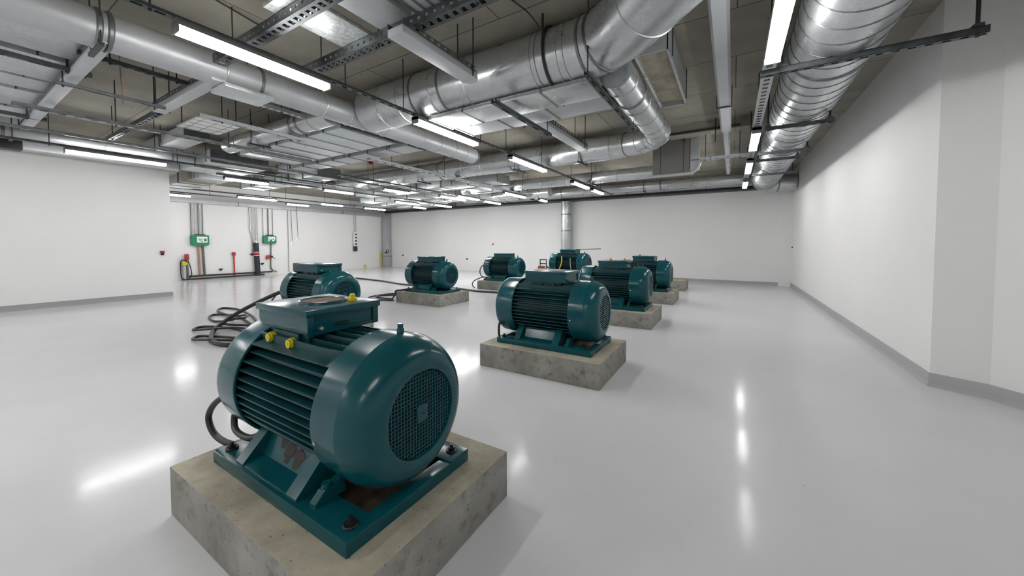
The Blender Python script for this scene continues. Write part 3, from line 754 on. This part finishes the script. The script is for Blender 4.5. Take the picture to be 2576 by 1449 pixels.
# spiral duct along the right wall
t = thing('spiral_duct', 'big spiral seamed round duct along the top of the right wall', 'duct', (.9, 6, 3.8))
MB().tube([(.9, -3.5, 3.8), (.9, 6, 3.8), (.9, 14.9, 3.8)], .392, 64).build('duct_body', 'galv', t, 40)
hel = []
n = 28 * 66
for i in range(n + 1):
    a = 2 * PI * i / 28; y = -3.4 + i / 28 * .275
    if y > 14.85: break
    hel.append((.9 + .394 * math.sin(a), y, 3.8 + .394 * math.cos(a)))
MB().tube(hel, .007, 5).build('spiral_seam', 'flange', t)
for y in (5.3, 8.2, 11.6, 14.8):
    b = MB(); ring(b, (.9, y, 3.8), (0, 1, 0), .392, .05, .014, 56); b.build('joint_band', 'flange', t)
round_duct('short end bend of the spiral duct turning into the right wall corner', [(.9, 14.9, 3.78), (.9, 15.3, 3.76)] + arc((.9, 15.3, 3.76), (.9, 15.75, 3.72), (1.35, 15.78, 3.72), 6)[1:] + [(1.84, 15.8, 3.72)], [.36, .34] + [.3] * 6 + [.28], [.3, .7, (1.1, .04)], 'galv')
def strut(label, x0, x1, y, z, rods, w=.06, h=.06):
    t = thing('support_strut', label, 'strut', ((x0 + x1) / 2, y, z), 'struts under the spiral duct')
    b = MB(); channel(b, 'x', x0, x1, y, z, w, h, .1, .5); b.build('channel', 'darkstrut', t)
    for x in rods:
        MB().cyl((x, y, z - .015), (x, y, ZS), .014, 10).build('hanger_rod', 'rod', t)
        MB().box(x - .03, x + .03, y - w / 2 - .004, y + w / 2 + .004, z + h, z + h + .03, .003).build('bracket', 'darkstrut', t)
    return t
strut('long steel strut under the spiral duct, nearest, reaching over the right wall bend', .22, 1.80, 4.72, 3.36, [1.74, .42])
strut('steel strut under the spiral duct, second from the camera', .40, 1.22, 6.9, 3.345, [.44, 1.17], .05, .05)
strut('steel strut under the spiral duct, third from the camera', .40, 1.22, 8.75, 3.345, [.44, 1.17], .05, .05)
strut('steel strut close behind the third one under the spiral duct', .40, 1.16, 9.45, 3.345, [.44, 1.11], .05, .05)
strut('steel strut under the spiral duct, farthest before the end bend', .40, 1.30, 11.4, 3.345, [.44, 1.25], .05, .05)
# thin overhead pipe-like trunking
t = thing('overhead_duct', 'narrow pale grey duct running straight overhead right of the open hood', 'duct', (-.16, 5, 4.0))
b = MB(); b.prism([(-.25, 3.95), (-.222, 3.92), (-.092, 3.92), (-.062, 3.95), (-.062, 4.02), (-.25, 4.02)], -2.5, 8.9, 'y'); b.build('duct_body', 'trunking', t, 20)
b = MB(); b.prism([(-.22, 3.95), (-.2, 3.92), (-.12, 3.92), (-.092, 3.95), (-.092, 4.01), (-.22, 4.01)], 8.9, 14.3, 'y'); b.build('duct_tail', 'galv', t, 20)
for y in (3.75, 7.2):
    b = MB(); b.box(-.275, -.265, y - .015, y + .015, 3.9, ZS); b.box(-.055, -.045, y - .015, y + .015, 3.9, ZS); b.box(-.275, -.045, y - .015, y + .015, 3.9, 3.915); b.build('bracket', 'rod', t)

# ------------------------------------------------------------------ flat ducts across the room
flat('flat_duct', 'flat shiny duct tucked under the big round duct, with a bright light reflection', 'duct', -3.95, -1.45, 4.10, 4.63, 3.47, 3.53, 'galv', .56, 'x', None, ((-3.6, 4.66), (-2.0, 4.66)), .006)
flat('flat_duct', 'lower pale flat duct right behind the flat duct under the big round duct', 'duct', -3.95, -1.46, 4.71, 5.17, 3.50, 3.66, 'galv_paint', .8, 'x', None, ((-3.8, 5.2), (-3.3, 5.2), (-2.3, 5.2)), .01)
flat('flat_duct', 'wide ribbed flat metal duct left of centre under the round duct', 'duct', -9.7, -5.86, 3.92, 5.12, 3.62, 3.86, 'galv_flat', .55, 'x', None, ((-9.0, 3.88), (-7.4, 3.88), (-9.0, 5.16)), .014)
flat('flat_duct', 'narrow rectangular duct running behind the wide ribbed flat duct', 'duct', -11.2, -5.86, 5.45, 5.92, 3.66, 3.84, 'galv_paint', .7, 'x', None, ((-10.4, 5.4), (-8, 5.4), (-6.4, 5.4)), .015)
flat('flat_duct', 'bright flat duct section just right of the left wall end, above the row light', 'duct', -12.75, -10.75, 3.75, 5.0, 3.57, 3.86, 'galv_flat', 1.0, 'x', None, ((-12.6, 3.7), (-10.9, 3.7)), .015)
flat('flat_duct', 'boxy duct with a grey side facing out, above the end of the left wall', 'duct', -12.9, -9.85, 3.0, 3.4, 3.85, 4.1, 'galv_paint', 1.5, 'x', None, ((-11, 2.92),), .02)
flat('flat_duct', 'pale flat duct hanging between the left wall end and the first green box', 'duct', -16.4, -13.2, 4.3, 5.1, 3.5, 3.78, 'galv_flat', .8, 'x', None, ((-14.6, 4.26), (-13.4, 4.26)), .02)
flat('flat_duct', 'flat duct at mid distance crossing behind the lone light over the middle motor', 'duct', -13.8, -6.5, 9.8, 10.5, 3.6, 3.85, 'galv_flat', 1.2, 'x', None, ((-12, 9.75), (-9.6, 9.75), (-8.4, 9.75)), .02)
flat('flat_duct', 'flat duct left of centre crossing over the second row light', 'duct', -15.6, -10.6, 6.3, 7.0, 3.62, 3.9, 'galv_flat', .9, 'x', None, ((-14.4, 6.25), (-12.6, 6.25)), .02)
flat('flat_duct', 'far flat duct over the lights at the back left corner', 'duct', -18.5, -9.0, 13.1, 13.8, 3.62, 3.85, 'galv_flat', 1.3, 'x', None, ((-17, 13.05), (-14, 13.05), (-11, 13.05)), .02)
flat('flat_duct', 'flat duct running to the back wall over the far left lights', 'duct', -15.4, -14.6, 5.4, 14.6, 3.93, 4.12, 'galv_flat', 1.2, 'y', None, ((-15.45, 7), (-15.45, 10), (-15.45, 12.6)), .02)
flat('flat_duct', 'pale flat duct running towards the back wall right of the close pair of lights', 'duct', -8.6, -7.9, 10.56, 11.56, 3.6, 3.8, 'galv_paint', .9, 'y', None, ((-8.65, 10.9),), .02)
flat('flat_duct', 'flat duct crossing just before the far lights, left of the lone middle motor', 'duct', -15.7, -10.25, 11.42, 12.08, 3.6, 3.84, 'galv_flat', 1.1, 'x', None, ((-13.4, 11.36), (-11.2, 11.36)), .02)
flat('flat_duct', 'last flat duct in front of the back wall, left of the corner column lights', 'duct', -18.7, -12.3, 14.05, 14.62, 3.58, 3.78, 'galv_paint', 1.4, 'x', None, ((-17.2, 14.0), (-13.2, 14.0)), .015)
round_duct('round duct crossing near the back, behind the grey hanging box', [(-9.5, 11.8, 3.78), (-5, 11.8, 3.78), (-1.0, 11.8, 3.78)], .19, [.6, 1.5, (2.5, .04), 3.6, 4.6, (5.5, .04), 6.3, 7.2, 8.0], 'galv', 32, [(-4, 11.8, 3.78, .2, 'x'), (-6.6, 11.8, 3.78, .2, 'x')])
round_duct('round duct close to the back wall, reaching the right corner', [(-12, 15.0, 3.84), (-5, 15.0, 3.84), (.4, 15.0, 3.84)], .17, [1, 2.5, 4, (5.5, .04), 7, 8.5, (9.6, .05), 11.2, 12], 'galv', 32, [(-8, 15.0, 3.84, .18, 'x'), (-3, 15.0, 3.84, .18, 'x')])
round_duct('short round duct piece left of the last middle lights', [(-9.0, 13.3, 3.66), (-6.3, 13.3, 3.66)], .2, [.4, (1.3, .05), 2.2], 'galv', 32, [(-7.6, 13.3, 3.66, .2, 'x')])
flat('flat_duct', 'long flat grey duct along the top of the back wall', 'duct', -11.5, .6, 15.9, 16.45, 3.76, 3.98, 'galv_paint', 1.5, 'x', None, (), .015)
o = MB().box(XF + .2, 1.45, 16.5, 16.74, 3.62, 3.76, .004).build('steel_beam', 'darkstrut'); tag(o, 'dark steel beam along the top of the back wall', 'beam')
o = MB()
o.box(XF + .02, XF + .24, 4.2, 16.5, 3.36, 3.56, .006)
t = thing('wall_trunking', 'pale trunking along the top of the far left wall above the green boxes', 'trunking', (XF + .12, 10, 3.36)); o.build('trough', 'trunking', t)
for y in (5.5, 8, 10.7, 13.4): MB().box(XF + .005, XF + .25, y - .02, y + .02, 3.35, 3.57).build('joint_band', 'flange', t)
# pipe along the top of the left wall
t = round_duct('grey insulated pipe along the top of the left wall', [(-11.75, -3, 3.72), (-11.75, .5, 3.72), (-11.75, 2.0, 3.72), (-11.75, 3.72, 3.72)], .105, [1.5, 3.0, (3.9, .05), 5.2, 6.4], 'galv_paint', 24, [(-11.75, 1.0, 3.72, .12, 'y'), (-11.75, 3.3, 3.72, .12, 'y')], 'insulated_pipe')
t = thing('wall_ledge', 'pale flat strip above the left wall light, at the left picture edge', 'trunking', (-13.2, 1, 3.62)); MB().box(-13.35, -13.05, -3, 3.9, 3.62, 3.78, .006).build('trough', 'trunking', t)
MB().box(-13.37, -13.03, .95, 1.25, 3.60, 3.80, .006).build('coupling', 'iron', t)
# far back right: hanging box, riser, slotted strut and tray
t = thing('hanging_box', 'plain dark grey box hanging from the ceiling beam at the back right', 'box', (-1.3, 9.6, 3.27)); MB().box(-1.70, -.89, 9.42, 9.9, 3.27, 4.2, .008).build('box_body', 'box_grey', t)
MB().box(-1.03, -.99, 9.40, 9.42, 3.98, 4.04).build('junction_tab', 'iron', t)
t = thing('duct_riser', 'pale flat riser duct right of the dark grey hanging box', 'duct', (-.78, 9.5, 3.25)); MB().box(-.86, -.69, 9.42, 9.6, 3.3, 4.2, .006).build('duct_body', 'galv_paint', t); MB().box(-.875, -.675, 9.41, 9.61, 3.52, 3.54).build('flange', 'flange', t)
rail('strut_rail', 'pale slotted strut crossing to the right light row at the back right', 'rail', 'x', -.66, .26, 9.25, 3.46, .09, .06, 'trunking', [-.55, .1], .11, True)
t = thing('cable_tray', 'pale cable tray curving below the dark grey hanging box', 'tray', (-1.2, 9.3, 3.18))
b = MB(); b.tube(smooth_path([(-1.75, 9.3, 3.21), (-1.2, 9.3, 3.21), (-.85, 9.3, 3.22), (-.72, 9.3, 3.30), (-.66, 9.3, 3.44)]), .036, 10); b.build('tray_body', 'trunking', t)
for x in (-1.5, -1.0): MB().cyl((x, 9.3, 3.2), (x, 9.3, 4.02), .007, 8).build('hanger_rod', 'rod', t)
b = MB(); b.tube([(-20, 16.45, 3.70), (1.3, 16.45, 3.70)], .03, 10)
t = b.build('dark_pipe', 'iron'); tag(t, 'thin dark pipe in front of the steel beam on the back wall', 'pipe')
t = thing('ceiling_clamp', 'small black clamp on the pipe at the back wall above the third motor', 'clamp', (-3.2, 16.3, 3.7)); MB().box(-3.3, -3.14, 16.38, 16.48, 3.66, 3.86, .01).build('clamp_body', 'iron', t); MB().cyl((-3.22, 16.42, 3.86), (-3.22, 16.42, 3.98), .05, 10).build('clamp_knob', 'iron', t)
# red valves among the far pipes
for x, lab in ((-9.1, 'red sprinkler valve among the far ducts, left one'), (-8.72, 'red sprinkler valve among the far ducts, right one')):
    t = thing('sprinkler_valve', lab, 'valve', (x, 7.0, 3.7)); b = MB(); b.cyl((x, 7.0, 3.90), (x, 7.0, 4.04), .05, 14); b.cyl((x - .07, 7.0, 3.97), (x + .07, 7.0, 3.97), .035, 12); b.build('valve_body', 'red', t); MB().cyl((x, 7.0, 4.02), (x, 7.0, ZS), .02, 8).build('pipe_stub', 'iron', t)

# ------------------------------------------------------------------ walls: pipes, boxes, wires
W = XF
def wpipe(name, label, cat, pts, r, mat, group=None, seg=12):
    o = MB().tube(pts, r, seg).build(name, mat); return tag(o, label, cat, group)
t = thing('steel_column_pipe', 'silver vertical pipe with bands on the back wall behind the motors', 'pipe', (-6.94, 16.55, 0))
MB().cyl((-6.94, 16.5, 0), (-6.94, 16.5, 3.62), .24, 28).build('pipe_body', 'galv', t)
for z in (.4, 1.3, 2.2, 3.0):
    b = MB(); ring(b, (-6.94, 16.5, z), (0, 0, 1), .24, .05, .012, 28); b.build('pipe_band', 'flange', t)
MB().box(-6.955, -6.925, 16.245, 16.262, 0, 3.0).build('seam_strip', 'chrome', t)
t = thing('corner_column', 'grey metal casing column in the far left corner of the room', 'column', (-19.95, 16.6, 0))
MB().box(-20.12, -19.78, 16.3, 16.74, 0, 3.6, .01).build('casing', 'galv_paint', t); MB().box(-20.14, -19.76, 16.28, 16.76, .72, .75).build('casing_band', 'flange', t)
b = MB(); b.cyl((-19.78, 16.25, .95), (-19.55, 16.2, 1.05), .04, 10); b.tube([(-19.5 + .1 * math.cos(a), 16.2, 1.07 + .1 * math.sin(a)) for a in [2 * PI * k / 16 for k in range(16)]], .02, 8, True, 0, True); b.build('valve_handle', 'iron', t)
def gbox(label, y0, y1, z0, z1, pict):
    t = thing('emergency_light_box', label, 'sign box', (W + .1, (y0 + y1) / 2, z0), 'green boxes on the far left wall')
    b = MB(); b.prism([(y0 + .06, z0), (y1 - .04, z0), (y1, z0 + .06), (y1, z1 - .03), (y1 - .03, z1), (y0 + .03, z1), (y0, z1 - .04), (y0, z0 + .05)], W + .005, W + .18); b.build('box_body', 'green', t, 25)
    MB().box(W + .02, W + .14, y0 + .15, y1 - .12, z1, z1 + .04).build('cable_entry', 'iron', t)
    cy, cz = (y0 + y1) / 2 + .06, (z0 + z1) / 2 + .03; w, h = (y1 - y0) * .30, (z1 - z0) * .28
    X = W + .182
    if pict == 1:
        MB().box(X - .004, X, cy - w, cy + w, cz - h, cz + h).build('white_panel', 'whiteplastic_and_sheen', t)
        b = MB()   # arrow left and a doorway
        b.prism([(cy - w * .9, cz + .02), (cy - w * .35, cz + .05), (cy - w * .35, cz + .03), (cy + w * .1, cz + .03), (cy + w * .1, cz + .005), (cy - w * .35, cz + .005)], X, X + .003)
        b.prism([(cy - w * .6, cz - .05), (cy + w * .1, cz - .09), (cy + w * .15, cz - .06), (cy - w * .5, cz - .03)], X, X + .003)
        b.box(X, X + .003, cy + w * .35, cy + w * .85, cz - h * .55, cz + h * .35)
        b.build('pictogram', 'green', t)
    else:
        b = MB(); b.prism([(cy - w * .8, cz + h), (cy - w * .1, cz + h), (cy, cz + h * .2), (cy - w * .1, cz - h * .2), (cy - w * .7, cz - h), (cy - w, cz - h)], X - .004, X)
        b.prism([(cy, cz + h), (cy + w, cz + h), (cy + w, cz - h * .3), (cy + w * .6, cz - h * .9), (cy + w * .2, cz - h * .9), (cy + w * .02, cz - h * .3)], X - .004, X)
        b.build('white_panel', 'whiteplastic_and_sheen', t)
        b = MB(); b.tube(smooth_path([(X + .004, cy - w * .9, cz - h * .9), (X + .004, cy - w * .5, cz + .02), (X + .004, cy - w * .2, cz - h * .7), (X + .004, cy + w * .2, cz), (X + .004, cy + w * .8, cz - .02)]), .008, 6)
        b.prism([(cy + w * .35, cz - h * .2), (cy + w * .55, cz + h * .4), (cy + w * .75, cz - h * .2)], X, X + .003)
        b.build('pictogram', 'iron', t)
    return t
gbox('left green box with a white pictogram panel on the far left wall', 6.24, 6.86, 1.50, 1.96, 1)
gbox('right green box with a white pictogram panel on the far left wall', 9.09, 9.68, 1.58, 1.99, 2)
for i, (y, r, mt) in enumerate([(6.27, .016, 'greypipe'), (6.35, .018, 'lightpipe'), (6.43, .018, 'lightpipe'), (6.52, .016, 'greypipe'), (6.60, .02, 'lightpipe'), (6.68, .016, 'greypipe')]):
    wpipe('conduit', 'one of the thin conduits dropping from the ceiling to the left green box', 'conduit', [(W + .05, y, 1.94), (W + .05, y, 3.37)], r, mt, 'conduits above the left green box', 8)
for y, r in ((9.12, .012), (9.36, .024), (9.57, .012)):
    wpipe('conduit', 'one of the conduits dropping from the ceiling to the right green box', 'conduit', [(W + .05, y, 1.98), (W + .05, y, 3.37)], r, 'greypipe', 'conduits above the right green box', 8)
wpipe('copper_pipe', 'copper coloured pipe under the left green box', 'pipe', [(W + .06, 6.50, 1.5), (W + .06, 6.53, .16)], .036, 'copper')
wpipe('grey_pipe', 'grey pipe beside the copper one under the left green box', 'pipe', [(W + .06, 6.66, 1.5), (W + .06, 6.70, .16)], .042, 'greypipe')
t = thing('red_standpipe', 'thin red standpipe with a square head on the far left wall', 'pipe', (W + .07, 7.83, 0)); MB().cyl((W + .07, 7.84, 0), (W + .07, 7.83, 1.05), .028, 12).build('pipe_body', 'red', t); MB().box(W + .03, W + .12, 7.77, 7.89, 1.02, 1.18, .01).build('pipe_head', 'red', t)
t = thing('hydrant_pipe', 'red topped hydrant pipe with a hose at the left end of the far wall', 'hydrant', (W + .1, 6.08, 0)); MB().cyl((W + .1, 6.1, .05), (W + .1, 6.08, .9), .035, 12).build('pipe_body', 'greypipe', t); MB().box(W + .04, W + .16, 6.01, 6.15, .88, 1.13, .02).build('hydrant_head', 'red', t)
MB().tube(smooth_path([(W + .1, 6.12, .85), (W + .12, 6.2, .5), (W + .12, 6.22, .2), (W + .12, 6.12, .06)]), .018, 8).build('hose', 'iron', t)
t = thing('hose_valve', 'yellow valve on a black hose loop beside the hydrant pipe', 'valve', (W + .12, 5.97, .05)); b = MB(); b.cyl((W + .1, 5.99, .72), (W + .18, 5.99, .72), .085, 16); b.cyl((W + .18, 5.99, .72), (W + .22, 5.99, .72), .03, 10); b.build('valve_body', 'yellow', t)
MB().tube(smooth_path([(W + .12, 6.06, .80), (W + .12, 5.98, .87), (W + .12, 5.88, .84), (W + .12, 5.86, .5), (W + .12, 5.88, .12), (W + .13, 5.97, .04)]), .022, 8).build('hose', 'iron', t)
MB().cyl((W + .1, 5.99, .06), (W + .1, 5.99, .62), .055, 14).build('valve_body_pipe', 'lightpipe', t)
wpipe('skirting_pipe', 'upper black pipe along the foot of the far left wall', 'pipe', [(W + .09, 6.06, .16), (W + .09, 9.5, .15)], .035, 'black')
wpipe('skirting_pipe', 'lower black pipe along the floor of the far left wall', 'pipe', [(W + .12, 5.9, .035), (W + .12, 9.1, .035)], .032, 'black')
W_=W; W=W+.025
t = thing('insulated_riser', 'dark wrapped riser pipe with a red band on the far left wall', 'pipe', (W + .12, 8.78, 0)); MB().cyl((W + .12, 8.80, 0), (W + .12, 8.74, 1.62), .115, 16).build('pipe_body', 'darkpipe', t)
MB().lathe([(1.0, .12), (1.0, .126), (1.14, .126), (1.14, .12)], 18, 'z', (W + .12, 8.755, 0)).build('red_band', 'red', t)
for z in (.98, 1.15): MB().lathe([(z, .119), (z, .128), (z + .02, .128), (z + .02, .119)], 18, 'z', (W + .12, 8.755, 0), 0, True).build('pale_band', 'whiteplastic_and_sheen', t)
MB().cyl((W + .12, 8.74, 1.62), (W + .12, 8.74, 1.74), .075, 16, .035).build('pipe_cap', 'chrome', t)
W=W_
for y, r in ((8.66, .02), (8.72, .018), (8.79, .02), (8.85, .024)):
    wpipe('conduit', 'one of the pale conduits dropping to the dark wrapped riser', 'conduit', [(W + .08, y, 1.7 if y > 8.7 else 1.72), (W + .08, y, 3.37)], r, 'lightpipe', 'conduits above the dark riser', 8)
t = MB().tube(smooth_path([(W + .06, 8.5, 3.36), (W + .06, 8.52, 2.6), (W + .06, 8.5, 2.3), (W + .06, 8.6, 1.9), (W + .06, 8.64, 1.4), (W + .06, 8.6, 1.1), (W + .06, 8.48, 1.08)]), .012, 8).build('hanging_wire', 'greypipe'); tag(t, 'loose grey wire hanging left of the dark wrapped riser', 'wire')
t = thing('wall_gauge', 'red dial valve on the pipe under the right green box', 'valve', (W + .1, 9.38, .85)); b = MB(); b.prism([(9.20, .78), (9.38, .84), (9.40, 1.0), (9.24, .98)], W + .05, W + .14); b.build('valve_body', 'red', t, 25)
b = MB(); b.box(W + .05, W + .13, 9.41, 9.52, .86, .96, .01); b.cyl((W + .12, 9.5, .9), (W + .14, 9.62, .80), .014, 8); b.build('valve_lever', 'iron', t)
wpipe('grey_pipe', 'dark grey pipe dropping from the right green box to the floor pipes', 'pipe', smooth_path([(W + .06, 9.47, 1.6), (W + .06, 9.45, .9), (W + .06, 9.44, .4), (W + .07, 9.52, .22), (W + .1, 9.7, .12)]), .028, 'greypipe')
wpipe('hanging_wire', 'long thin wire from the ceiling to the floor behind the second left motor', 'wire', [(W + .05, 10.32, 3.37), (W + .05, 10.33, .05)], .012, 'greypipe', None, 8)
for y, zb_, lab in ((10.52, 1.75, 'hoist wire with a triangular stirrup on the far left wall, left one'), (10.82, 2.0, 'hoist wire with a small hook on the far left wall, right one')):
    t = thing('hoist_wire', lab, 'wire', (W + .08, y, zb_)); MB().cyl((W + .08, y, zb_), (W + .08, y - .05, 3.37), .010, 8).build('wire', 'iron', t)
    b = MB()
    b.tube([(W + .08, y, zb_), (W + .08, y - .07, zb_ - .2), (W + .08, y + .08, zb_ - .2)], .008, 6, True, 0, True); b.build('stirrup', 'chrome', t)
t = thing('pendant_controller', 'hanging pendant push button controller on the far left wall near the corner', 'controller', (W + .2, 14.25, 1.1))
for y in (14.18, 14.30): MB().cyl((W + .2, y, 2.25), (W + .2, y - .02, 3.5), .010, 8).build('wire', 'iron', t)
MB().box(W + .15, W + .26, 14.14, 14.34, 1.14, 2.3, .02).build('controller_body', 'whiteplastic_and_sheen', t)
for z in (1.5, 1.7, 1.9, 2.1): MB().box(W + .26, W + .275, 14.18, 14.30, z, z + .1, .004).build('push_button', 'iron', t)
MB().box(W + .145, W + .265, 14.13, 14.35, 1.12, 1.42, .02).build('controller_foot', 'darkpipe', t)
wpipe('yellow_post', 'thin yellow post on the floor in the far left corner', 'post', [(W + .1, 16.25, 0), (W + .1, 16.23, 1.03)], .036, 'yellow')
t = thing('floor_stud', 'short yellow stud on the floor by the far left wall', 'stud', (W + .1, 15.0, 0)); MB().cyl((W + .1, 15.0, 0), (W + .1, 15.0, .17), .06, 12).build('stud_body', 'yellow', t); MB().cyl((W + .1, 15.0, .17), (W + .1, 15.0, .2), .03, 10).build('stud_cap', 'iron', t)
for y, z, lab in ((7.32, .38, 'small dark cleat on the far left wall left of the red standpipe'), (9.06, .56, 'small dark cleat on the far left wall right of the dark riser'), (8.60, 1.05, 'small dark cleat under the loose wire on the far left wall')):
    t = MB().prism([(y - .08, z + .035), (y + .08, z + .05), (y + .03, z - .04), (y - .02, z - .05)], W - .001, W + .05).build('wall_cleat', 'iron'); tag(t, lab, 'cleat')
t = thing('fire_call_point', 'small red and black call point on the left white wall', 'call point', (XL + .02, 3.78, 1.25)); MB().box(XL - .001, XL + .045, 3.74, 3.83, 1.32, 1.38, .006).build('call_point_top', 'red', t); MB().box(XL - .001, XL + .04, 3.75, 3.82, 1.25, 1.32, .006).build('call_point_base', 'iron', t)
t = thing('wall_bell', 'small round red bell high on the back wall left of the vertical pipe', 'bell', (-11.45, YB - .03, 1.55)); MB().lathe([(YB, .05), (YB - .035, .05), (YB - .045, .03), (YB - .05, 0)], 16, 'y', (-11.45, 0, 1.55)).build('bell_dome', 'red', t); MB().lathe([(YB, .075), (YB - .012, .075), (YB - .013, .055)], 16, 'y', (-11.45, 0, 1.55)).build('bell_plate', 'whiteplastic_and_sheen', t)
for x, z, lab in ((-18.7, .8, 'tiny black socket on the back wall near the corner column'), (-13.3, .68, 'tiny black socket on the back wall right of the lone middle motor')):
    t = MB().lathe([(YB, .05), (YB - .03, .05), (YB - .035, .03), (YB - .035, 0)], 12, 'y', (x, 0, z)).build('wall_socket', 'iron'); tag(t, lab, 'socket')
t = MB().lathe([(1.50, .03), (1.53, .03), (1.535, 0)], 10, 'x', (0, 16.5, 1.45)).build('wall_stud', 'iron'); t.location.x = .34; tag(t, 'tiny black stud on the right wall beside the corner pilaster', 'stud')
# little hand truck behind the right row
t = thing('hand_truck', 'small black hand truck with an orange drum between the two back motors', 'hand truck', (-6.5, 13.1, 0))
hx, hy = -6.5, 13.1
b = MB()
for s in (-.14, .14): b.cyl((hx + s, hy, .06), (hx + s, hy + .02, .95), .02, 8)
for z in (.6, .78, .94): b.cyl((hx - .14, hy + .015, z), (hx + .14, hy + .015, z), .018, 8)
b.box(hx - .18, hx + .18, hy - .30, hy, .055, .075, .004); b.tube(smooth_path([(hx + .14, hy, .7), (hx + .28, hy - .05, .62), (hx + .40, hy - .05, .60), (hx + .46, hy - .05, .66)]), .028, 8)
b.build('truck_frame', 'iron', t)
MB().lathe([(.078, 0), (.078, .14), (.69, .145), (.70, .13), (.70, 0)], 20, 'z', (hx, hy - .16, 0)).build('drum', 'orange', t)
for s in (-.2, .2): MB().lathe([(s - .02, .0), (s - .02, .07), (s + .02, .07), (s + .02, 0)], 18, 'x', (hx, hy + .02, .07)).build('wheel', 'black', t)

# hanging rods and orange-brown drop wires over the dark left bay
for x, y, z0, lab in ((-7.35, 1.55, 3.56, 'thin brown drop wire in the dark bay left of the pale trunking'), (-7.6, 4.25, 3.6, 'thin brown drop wire beyond the bright reflector tray')):
    t = MB().tube(smooth_path([(x, y, ZS), (x + .02, y, 4.0), (x - .04, y + .03, z0)]), .007, 6).build('drop_wire', 'copper'); tag(t, lab, 'wire')
t = MB().tube([(-6.0, 2.2, 4.22), (-4.9, 2.25, 4.21), (-4.6, .9, 4.22)], .008, 6).build('ceiling_wire', 'iron'); tag(t, 'thin black wire along the ceiling above the nearest middle light', 'wire')
t = MB().tube([(-6.5, 8.96, 4.06), (.1, 8.96, 4.06)], .022, 8).build('ceiling_pipe', 'iron'); tag(t, 'dark pipe along the ceiling beam at the back right', 'pipe')
for x, y, z0 in ((-1.25, 8.8, 3.9), (.28, 8.8, 3.7), (-.35, 8.9, 3.75), (-4.75, 4.62, 3.75), (-3.6, 6.4, 3.9), (-3.1, 6.6, 3.9)):
    t = MB().cyl((x, y, z0), (x, y, ZS), .010, 8).build('drop_rod', 'rod'); tag(t, 'bare black rod hanging from the ceiling slab, carrying nothing', 'rod', 'bare ceiling rods')

# ------------------------------------------------------------------ camera, world, view
cam = bpy.data.cameras.new('camera'); co = bpy.data.objects.new('camera', cam); COL.objects.link(co)
co.location = (0, 0, 1.6); co.rotation_euler = (math.radians(88), 0, math.radians(31.3))
cam.sensor_width = 36; cam.lens = 911 / 2576 * 36; cam.shift_y = -(724.5 - 643.8) / 2576
cam.clip_start = .05; S.camera = co
w = bpy.data.worlds.new('world'); S.world = w; w.use_nodes = True
w.node_tree.nodes['Background'].inputs['Color'].default_value = (.8, .82, .85, 1); w.node_tree.nodes['Background'].inputs['Strength'].default_value = .2
vs = S.view_settings; vs.view_transform = 'Standard'; vs.look = 'None'; vs.gamma = 1; vs.use_curve_mapping = False; vs.exposure = 1.28
